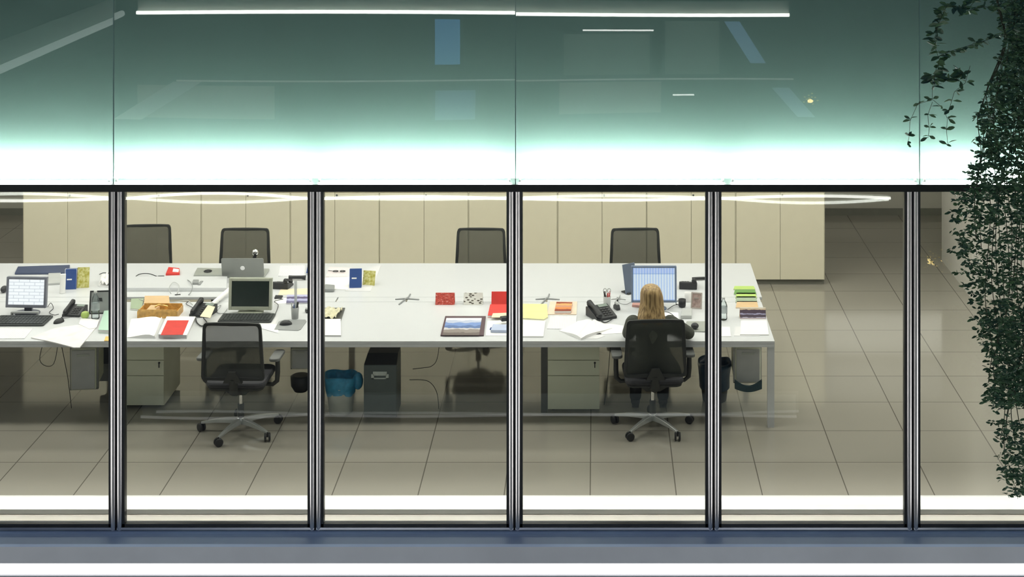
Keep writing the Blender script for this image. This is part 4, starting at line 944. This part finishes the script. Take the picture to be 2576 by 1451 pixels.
for s_ in (-1, 1):
    q.ell((s_*.07, -.05, .90), (.09, .085, .07)); q.ell((s_*.10, -.005, .57), (.10, .12, .09))
    sh, el, wr = arm(s_); q.cap(sh, el, .047, .038); q.cap(el, wr, .038, .024)
    q.cap((s_*.09, .03, .56), (s_*.11, .43, .53), .082, .056); q.cap((s_*.11, .43, .53), (s_*.12, .56, .13), .054, .034)
    q.cap((s_*.12, .56, .08), (s_*.125, .69, .035), .035, .026)
    # hand: palm, four fingers, thumb
    pc = wr+Vector((s_*-.025, .06, -.003)); q.ell(pc, (.036, .046, .014)); q.cap(wr, pc, .022, .018)
    for k, L in enumerate((.062, .070, .066, .052)):
        off = (-.027+.018*k)*(-s_); b0 = pc+Vector((off, .036, .002)); b1 = b0+Vector((off*.2-.006*s_, L*.5, .008)); b2 = b1+Vector((0, L*.45, -.016))
        q.cap(b0, b1, .0088, .008, 8); q.cap(b1, b2, .008, .0068, 8)
    b0 = pc+Vector((-s_*.030, -.01, 0)); b1 = b0+Vector((-s_*.024, .026, -.004)); b2 = b1+Vector((-s_*.006, .026, -.004)); q.cap(b0, b1, .011, .009, 8); q.cap(b1, b2, .009, .0075, 8)
q.cap((0, -.045, .95), (0, -.015, 1.05), .05, .046)
hc = Vector((0, .0, 1.115))
rt = Matrix.Rotation(R(-14), 3, 'X')
q.ell(hc+Vector((0, -.005, .01)), (.073, .092, .092), rot=rt); q.ell(hc+Vector((0, .03, -.045)), (.052, .062, .065), rot=rt)
q.ell(hc+Vector((0, .105, -.03)), (.012, .020, .024)); q.ell(hc+Vector((0, .085, -.068)), (.026, .018, .011))
for s_ in (-1, 1): q.ell(hc+Vector((s_*.075, .0, -.02)), (.010, .018, .028)); q.ell(hc+Vector((s_*.03, .075, -.005)), (.02, .014, .012))
body = remesh(q, 'body', SKIN, wo, .006, 3)
for s_ in (-1, 1):
    B().ell(hc+Vector((s_*.03, .082, -.007)), (.011, .009, .008)).build('eye', PAPER, wo)
B().ell(hc+Vector((0, .098, -.070)), (.022, .008, .006)).build('lips', mat('lips', (.5, .16, .14), .5), wo)
# blazer
BLZ = mat('blazer_cloth', (.075, .08, .065), .9, var=.12, scale=40)
q = B(); q.cap((0, .015, .58), (0, -.03, .72), .150, .132, 18); q.cap((0, -.03, .72), (0, -.05, .88), .132, .135, 18)
for s_ in (-1, 1):
    sh, el, wr = arm(s_); q.ell((s_*.085, -.055, .905), (.12, .105, .075)); q.cap(sh, el, .066, .055); q.cap(el, wr+(el-wr)*.12, .055, .037); q.ell((s_*.10, .0, .60), (.09, .12, .08))
q.cap((0, -.055, .93), (0, -.04, .985), .075, .058)
remesh(q, 'blazer', BLZ, wo, .007, 6)
q = B()
for s_ in (-1, 1):
    q.cap((s_*.09, .03, .565), (s_*.11, .43, .53), .096, .070); q.cap((s_*.11, .43, .53), (s_*.12, .565, .095), .066, .052); q.ell((s_*.10, -.01, .575), (.112, .13, .095))
remesh(q, 'trousers', mat('trouser_cloth', (.03, .03, .034), .9), wo, .008, 5)
for s_ in (-1, 1):
    q = B(); q.cap((s_*.12, .555, .052), (s_*.127, .70, .036), .042, .032); q.box(s_*.12-.03, s_*.12+.03, .53, .71, 0.003, .03); remesh(q, 'shoe', BLK, wo, .005, 3)
# hair: long, parted, falling behind the shoulders
q = B(); n = 44; rings = []
prof = [(1.236, .008, .010, -.012), (1.233, .034, .040, -.012), (1.222, .058, .070, -.012), (1.197, .080, .096, -.008), (1.17, .089, .106, -.004), (1.135, .094, .108, .0), (1.09, .097, .104, -.008), (1.04, .104, .096, -.032), (.995, .112, .084, -.060), (.955, .120, .070, -.088), (.925, .120, .060, -.100), (.905, .105, .050, -.104)]
for z, rx, ry, cy in prof:
    rg = []
    for i in range(n):
        a = 2*PI*i/n; k = 1+.022*math.sin(9*a+z*14)+.014*math.sin(17*a-z*9); x = rx*k*math.cos(a); y = cy+ry*k*math.sin(a)
        if math.sin(a) > .25 and z < 1.16: y = cy+ry*(.25+.10*(math.sin(a)-.25))   # open towards the face
        if abs(math.cos(a)) < .12 and math.sin(a) < 0: y += .006                    # parting
        rg.append((x+.004*math.sin(z*30), y, z))
    rings.append(rg)
q.ring(rings)
HAIR = bpy.data.materials.new('blond_hair'); HAIR.use_nodes = True; nt = HAIR.node_tree; bb = nt.nodes['Principled BSDF']
tc = nt.nodes.new('ShaderNodeTexCoord'); mp = nt.nodes.new('ShaderNodeMapping'); mp.inputs['Scale'].default_value = (70, 70, 3)
nz = nt.nodes.new('ShaderNodeTexNoise'); nz.inputs['Scale'].default_value = 1; rp = nt.nodes.new('ShaderNodeValToRGB')
rp.color_ramp.elements[0].position = .35; rp.color_ramp.elements[0].color = (.20, .12, .045, 1); rp.color_ramp.elements[1].position = .65; rp.color_ramp.elements[1].color = (.56, .38, .17, 1)
nt.links.new(tc.outputs['Object'], mp.inputs[0]); nt.links.new(mp.outputs[0], nz.inputs['Vector']); nt.links.new(nz.outputs[0], rp.inputs[0]); nt.links.new(rp.outputs[0], bb.inputs['Base Color']); bb.inputs['Roughness'].default_value = .5
q.build('hair', HAIR, wo)
kb2 = thing('keyboard', 'dark keyboard under the seated woman\'s hands, mostly hidden by her', 'keyboard', (WX, 13.99, TOP+.0005))
B().prism(rrect(-.21, .21, -.07, .07, .012), 0, .012).build('keyboard_body', DK, kb2, .003)
q = B()
for j in range(5):
    for i in range(15): q.box(-.198+.0264*i, -.198+.0264*i+.022, -.06+.024*j, -.06+.024*j+.02, .012, .016)
q.build('keys', DK, kb2)

# ------------------------------------------------------------------ hanging creeper outside, right
LEAF = bpy.data.materials.new('creeper_leaf'); LEAF.use_nodes = True; nt = LEAF.node_tree; bb = nt.nodes['Principled BSDF']
tc = nt.nodes.new('ShaderNodeTexCoord'); nz = nt.nodes.new('ShaderNodeTexNoise'); nz.inputs['Scale'].default_value = 9
rp = nt.nodes.new('ShaderNodeValToRGB'); rp.color_ramp.elements[0].position = .3; rp.color_ramp.elements[0].color = (.03, .085, .05, 1); rp.color_ramp.elements[1].position = .75; rp.color_ramp.elements[1].color = (.09, .20, .07, 1)
nt.links.new(tc.outputs['Object'], nz.inputs['Vector']); nt.links.new(nz.outputs[0], rp.inputs[0]); nt.links.new(rp.outputs[0], bb.inputs['Base Color']); bb.inputs['Roughness'].default_value = .5
bb.inputs['Transmission Weight'].default_value = 0
VINE = mat('vine_stem', (.035, .045, .02), .7)
def leaf(b, p, d, L, rn):
    d = d.normalized(); up = Vector((rn.uniform(-1, 1), rn.uniform(-1, 1), rn.uniform(-.2, 1))); s_ = d.cross(up)
    if s_.length < .1: s_ = d.cross(Vector((0, 1, 0)))
    s_.normalize(); n_ = s_.cross(d); w_ = L*.21
    b.add([tuple(p), tuple(p+d*L*.45+s_*w_+n_*w_*.35), tuple(p+d*L*.8+s_*w_*.7+n_*w_*.2), tuple(p+d*L), tuple(p+d*L*.8-s_*w_*.7+n_*w_*.2), tuple(p+d*L*.45-s_*w_+n_*w_*.35), tuple(p+d*L*.5)],
          [(0, 1, 6), (1, 2, 6), (2, 3, 6), (3, 4, 6), (4, 5, 6), (5, 0, 6)])
bnd = [(0, 2500), (100, 2525), (160, 2505), (200, 2485), (250, 2470), (300, 2452), (350, 2450), (400, 2445), (440, 2425), (470, 2430), (490, 2395), (540, 2385), (600, 2378), (640, 2385), (700, 2412), (760, 2436), (820, 2448), (870, 2462), (950, 2480), (1010, 2478), (1050, 2490), (1090, 2500), (1150, 2508), (1200, 2515), (1250, 2540)]
def bx(y):
    for (a, xa), (b_, xb) in zip(bnd, bnd[1:]):
        if a <= y <= b_: return xa+(xb-xa)*(y-a)/(b_-a)
    return 2600
rn = random.Random(3); fo = B(); st = B()
t = thing('hanging_creeper', 'dense dark green creeper hanging down the right edge outside the glass', 'plant', (3.0, 10.8, 2.0))
TI = Matrix.Translation((-3.0, -10.8, -2.0)); fo.M = TI; st.M = TI
def sprig(px, py, d, L, nleaf, b, sb, spread=1.0):
    base = Vector((sx(px, d), d, hz(py, d)))
    for k in range(nleaf):
        a = rn.uniform(0, 2*PI); dr = Vector((math.cos(a)*1.2, math.sin(a)*.8, rn.uniform(-.75, .55)))
        leaf(b, base+Vector((rn.uniform(-1, 1), rn.uniform(-1, 1), rn.uniform(-1, 1)))*.008*spread, dr, L*rn.uniform(.65, 1.15), rn)
dens = lambda y: 1.0 if y < 480 else (.55 if 560 < y < 800 else (.95 if y < 1020 else .45))
cnt = 0
while cnt < 4300:
    y = rn.uniform(-30, 1250); x0 = bx(max(0, y)); x = x0+(2640-x0)*rn.random()**.92
    edge = (x-x0)
    if rn.random() > dens(y)*min(1, .18+edge/40): continue
    if 1025 < y < 1060 and rn.random() < .8: continue
    sprig(x, y, rn.uniform(10.35, 11.45), .043, rn.choice((3, 4, 4, 5)), fo, st); cnt += 1
fo.build('foliage', LEAF, t)
for k in range(16):
    x = 2455+k*11+rn.uniform(-4, 4); ye = rn.uniform(900, 1230) if x > 2500 else rn.uniform(420, 1000); d = rn.uniform(10.6, 11.3)
    pts = []; y = -60
    while y < ye:
        xx = max(x+8*math.sin(y*.02+k), bx(max(0, y))+8); pts.append((sx(xx, d), d+.03*math.sin(y*.03+k), hz(y, d))); y += 30
    o = B(); o.M = TI; o.tube(pts, .003, 5).build('vine', VINE, t)
# loose sprays on its left
fo = B(); TI = Matrix.Translation((-2.3, -10.2, 3.9*-1)); fo.M = TI
t = thing('hanging_creeper', 'loose thin sprays of creeper leaves hanging before the teal panel, top right', 'plant', (2.3, 10.2, 3.9))
paths = [[(2480, -30), (2440, 20), (2380, 15), (2360, 60), (2350, 110), (2362, 150), (2350, 185), (2352, 215)],
         [(2576, 60), (2530, 85), (2480, 100), (2430, 118), (2390, 130), (2360, 140)],
         [(2400, 165), (2420, 180), (2410, 200), (2380, 200), (2350, 190), (2330, 195)],
         [(2346, 215), (2344, 250), (2310, 262), (2290, 305), (2285, 345), (2283, 365)],
         [(2346, 250), (2370, 270), (2385, 300), (2380, 330), (2384, 365)],
         [(2344, 255), (2335, 290), (2338, 325), (2333, 345)],
         [(2440, 165), (2430, 210), (2400, 230), (2385, 280)],
         [(2560, 0), (2520, 25), (2470, 15), (2430, 30)]]
for k, pa in enumerate(paths):
    d = 10.0+.12*(k % 3); pts = [(sx(x, d), d+.02*math.sin(i*2+k), hz(y, d)) for i, (x, y) in enumerate(pa)]
    o = B(); o.M = TI; o.tube(pts, .0015, 5).build('vine', VINE, t)
    big = 1.35 if k in (2, 0) else 1.0
    for (xa, ya), (xb, yb) in zip(pa, pa[1:]):
        n_ = max(1, int(math.hypot(xb-xa, yb-ya)/(24 if k in (3, 4, 5, 6) else 11)))
        for i in range(n_):
            u = (i+.9)/n_; sprig(xa+(xb-xa)*u+rn.uniform(-6, 6)*(k < 3), ya+(yb-ya)*u+rn.uniform(-5, 5)*(k < 3), d, .055*big, 3 if k > 2 else 4, fo, None)
fo.build('foliage', LEAF, t)

# ------------------------------------------------------------------ across the courtyard, behind the viewer: only seen mirrored in the glass
YO = -1.5
DKW = mat('opposite_wall_dark', (.05, .055, .055), .7)
struct('wall_opposite', B().box(-16, 12, YO-.4, YO-.2, -12, 9), DKW)
def strip(z, x0, x1, L, nm, gh=.55, rad=.02):
    t = thing('strip_light', nm, 'light', ((x0+x1)/2, YO, z)); h_ = (x1-x0)/2
    B().tube([(-h_, 0, 0), (h_, 0, 0)], rad, 10).build('tube', mat('opposite_tube_%g' % L, (.9, .9, .9), .5, emit=(1, 1, .93), es=L), t)
    B().box(-h_, h_, -.09, -.07, -.03, gh).build('reflector_panel', mat('reflector_paint', (.42, .46, .40), .6), t)
    B().box(-h_, h_, -.12, .03, -.05, -.03).build('shelf', DKW, t)
strip(2.04, -7.15, 3.05, 17, 'long white light strip on the opposite building, mirrored along the top', .22, .028)
strip(-.865, -12.0, 4.6, 12, 'lower long light strip opposite, mirrored wavy in the window tops', .03, .022)
strip(-4.25, -7.0, 3.15, .8, 'dim ledge light opposite, mirrored faintly over the floor tiles', .3)
# bridge wing with its own strip (mirrored as the slanting line at top left)
struct('wall_wing', B().box(-8.6, -7.5, YO, 6.2, 1.6, 6.5), DKW)
t = thing('strip_light', 'slanting light strip of the left wing, mirrored at the top left', 'light', (-7.35, 2.5, 2.04))
B().tube([(0, -3.9, 0), (0, 3.6, 0)], .05, 10).build('tube', mat('wing_tube', (.9, .9, .9), .5, emit=(.85, 1, .93), es=1.7), t)
B().box(-.12, -.10, -3.9, 3.6, -.03, .3).build('reflector_panel', mat('reflector_paint', (.6, .66, .58), .6), t)
# lit rooms and openings of the opposite building
def opening(name, x0, x1, z0, z1, col, e, lb):
    t = thing(name, lb, 'window', ((x0+x1)/2, YO, z0))
    B().box(-(x1-x0)/2, (x1-x0)/2, -.08, -.04, 0, z1-z0).build('pane', mat('pane_'+lb[:18], (.05, .05, .05), .4, emit=col, es=e), t)
    B().box(-(x1-x0)/2-.05, (x1-x0)/2+.05, -.2, -.08, -.05, z1-z0+.05).build('window_frame', DKW, t)
def vX(px): return (px-1500)*25.2/F
def vZ(py): return HC-(py+475)*25.2/F
opening('opposite_window', vX(1088), vX(1150), vZ(163), vZ(52), (.14, .42, .85), 2.2, 'blue lit tall opening opposite, mirrored in the teal panel')
opening('opposite_window', vX(1090), vX(1190), vZ(300), vZ(228), (.25, .42, .70), 1.3, 'blue lit low opening opposite, mirrored in the teal panel')
opening('opposite_window', vX(350), vX(690), vZ(295), vZ(215), (.8, .75, .65), .55, 'dim lit office window opposite at left, mirrored faintly')
opening('opposite_window', vX(1400), vX(1660), vZ(290), vZ(210), (.6, .65, .55), .5, 'dim lit office window opposite in the middle, mirrored faintly')
opening('opposite_window', vX(1670), vX(1810), vZ(190), vZ(50), (.5, .62, .5), .45, 'dim tall office window opposite at right, mirrored faintly')
opening('opposite_window', vX(1410), vX(1630), vZ(190), vZ(85), (.45, .6, .5), .3, 'dim tall office window opposite, mirrored under the short bright line')
def slant(px0, px1, y0, y1, wpx, col, e, lb):
    t = thing('stair_soffit', lb, 'stair', (vX(px0), YO, vZ(y0))); w_ = wpx*25.2/F
    dx, dz = vX(px1)-vX(px0), vZ(y1)-vZ(y0)
    q = B(); q.add([(0, -.035, 0), (w_, -.035, 0), (w_+dx, -.035, dz), (dx, -.035, dz), (0, -.01, 0), (w_, -.01, 0), (w_+dx, -.01, dz), (dx, -.01, dz)], [(0, 1, 2, 3), (7, 6, 5, 4), (0, 4, 5, 1), (1, 5, 6, 2), (2, 6, 7, 3), (3, 7, 4, 0)])
    q.build('soffit', mat('soffit_'+lb[:9], (.3, .4, .5), .5, emit=col, es=e), t)
slant(1822, 1890, 50, 160, 40, (.25, .45, .75), 1.6, 'upper blue lit stair soffit opposite, mirrored slanting')
slant(1945, 2010, 225, 300, 45, (.3, .45, .65), 1.1, 'lower blue lit stair soffit opposite, mirrored slanting')
slant(290, 440, 300, 205, 70, (.7, .68, .6), .7, 'pale lit ramp soffit opposite at left, mirrored slanting')
def thin_strip(px0, px1, py, L, nm, rad=.012):
    x0, x1 = vX(px0), vX(px1)
    t = thing('strip_light', nm, 'light', ((x0+x1)/2, YO+.01, vZ(py))); h_ = (x1-x0)/2
    B().tube([(-h_, 0, 0), (h_, 0, 0)], rad, 8).build('tube', mat('opposite_tube_%g' % L, (.9, .9, .9), .5, emit=(1, 1, .95), es=L), t)
    B().box(-h_, h_, -.045, -.02, -.008, .008).build('bracket_rail', DKW, t)
thin_strip(450, 2000, 201, .9, 'thin dim ledge light opposite, mirrored as a faint line')
thin_strip(1458, 1640, 73, 11, 'short bright tube light in the opposite office, mirrored near the top')
thin_strip(1690, 1745, 243, 9, 'shortest bright tube light opposite, mirrored above the woman')
for px, py, s_, lb in ((2043, 258, .03, 'tiny warm lamp opposite, mirrored in the teal panel'), (2352, 660, .06, 'warm yellow lamp opposite, mirrored left of the creeper')):
    t = thing('wall_lamp', lb, 'light', (vX(px), YO, vZ(py)))
    B().ell((0, 0, 0), (s_*1.5, s_*.6, s_)).build('globe', mat('warm_globe', (.9, .8, .5), .5, emit=(1, .72, .25), es=14), t)
    for k in range(14):
        a = k*2.4; B().ell((.04*k**.7*math.cos(a)*s_/.06, -.02, .035*k**.7*math.sin(a)*s_/.06+.03), (.035*s_/.06, .01, .02*s_/.06), 8, 5).build('glass_leaf', mat('amber_leaf', (.7, .6, .1), .4, emit=(.8, .65, .1), es=1.8), t)
    B().box(-.02, .02, -.2, -.03, -.02, .02).build('bracket', DKW, t)
# flood lamps added to brighten the window posts, above and below the view
def fill(x, y, z, tgt, W, sz, lb, c=(.92, .96, 1)):
    t = thing('added_fill_lamp', lb, 'light', (x, y, z))
    dv = (Vector(tgt)-Vector((x, y, z))).to_track_quat('-Z', 'Y')
    q = B(); q.M = dv.to_matrix().to_4x4(); q.box(-sz/2-.03, sz/2+.03, -.33, .33, 0.01, .14); q.build('lamp_housing', DKW, t)
    l = bpy.data.lights.new('fill', 'AREA'); l.shape = 'RECTANGLE'; l.size = sz; l.size_y = .6; l.energy = W; l.color = c
    o = bpy.data.objects.new('fill', l); C.objects.link(o); o.parent = t; o.rotation_euler = dv.to_euler()
fill(-3.5, -1.0, 8.2, (-.5, 11.8, 1.0), FILL_W, 1.6, 'added flood lamp high on the opposite wall, left')
fill(3.5, -1.0, 8.2, (.5, 11.8, 1.0), FILL_W, 1.6, 'added flood lamp high on the opposite wall, right')
fill(-2.5, 6.5, -6.5, (-1.0, 11.8, 0.5), FILL_W*.6, 1.6, 'added flood lamp low in the yard, left')
fill(2.5, 6.5, -6.5, (1.0, 11.8, 0.5), FILL_W*.6, 1.6, 'added flood lamp low in the yard, right')

# glowing panes added on side walls, out of view, to brighten the metal beads
for sd, X_, nm in ((-1, -14.0, 'left'), (1, 13.0, 'right')):
    struct('wall_wing', B().box(min(X_, X_+sd*.4), max(X_, X_+sd*.4), -1.5, 11.3, -9, 6), DKW)
    for k in range(5):
        y0 = -.6+2.35*k
        t = thing('side_glow_pane', 'added glowing pane number %s on the %s courtyard wall, brightening the window posts' % (['one', 'two', 'three', 'four', 'five'][k], nm), 'window', (X_-sd*.03, y0+1.1, -7.2))
        B().box(-.01, .01, -1.08, 1.08, 0, 5.6).build('pane', mat('side_glow', (.5, .5, .5), .5, emit=(1, .98, .95), es=WINGE), t)
        q = B(); q.box(-.03, .03, -1.14, -1.08, -.06, 5.66); q.box(-.03, .03, 1.08, 1.14, -.06, 5.66); q.box(-.03, .03, -1.08, 1.08, -.06, 0); q.box(-.03, .03, -1.08, 1.08, 5.6, 5.66); q.build('window_frame', DKW, t)
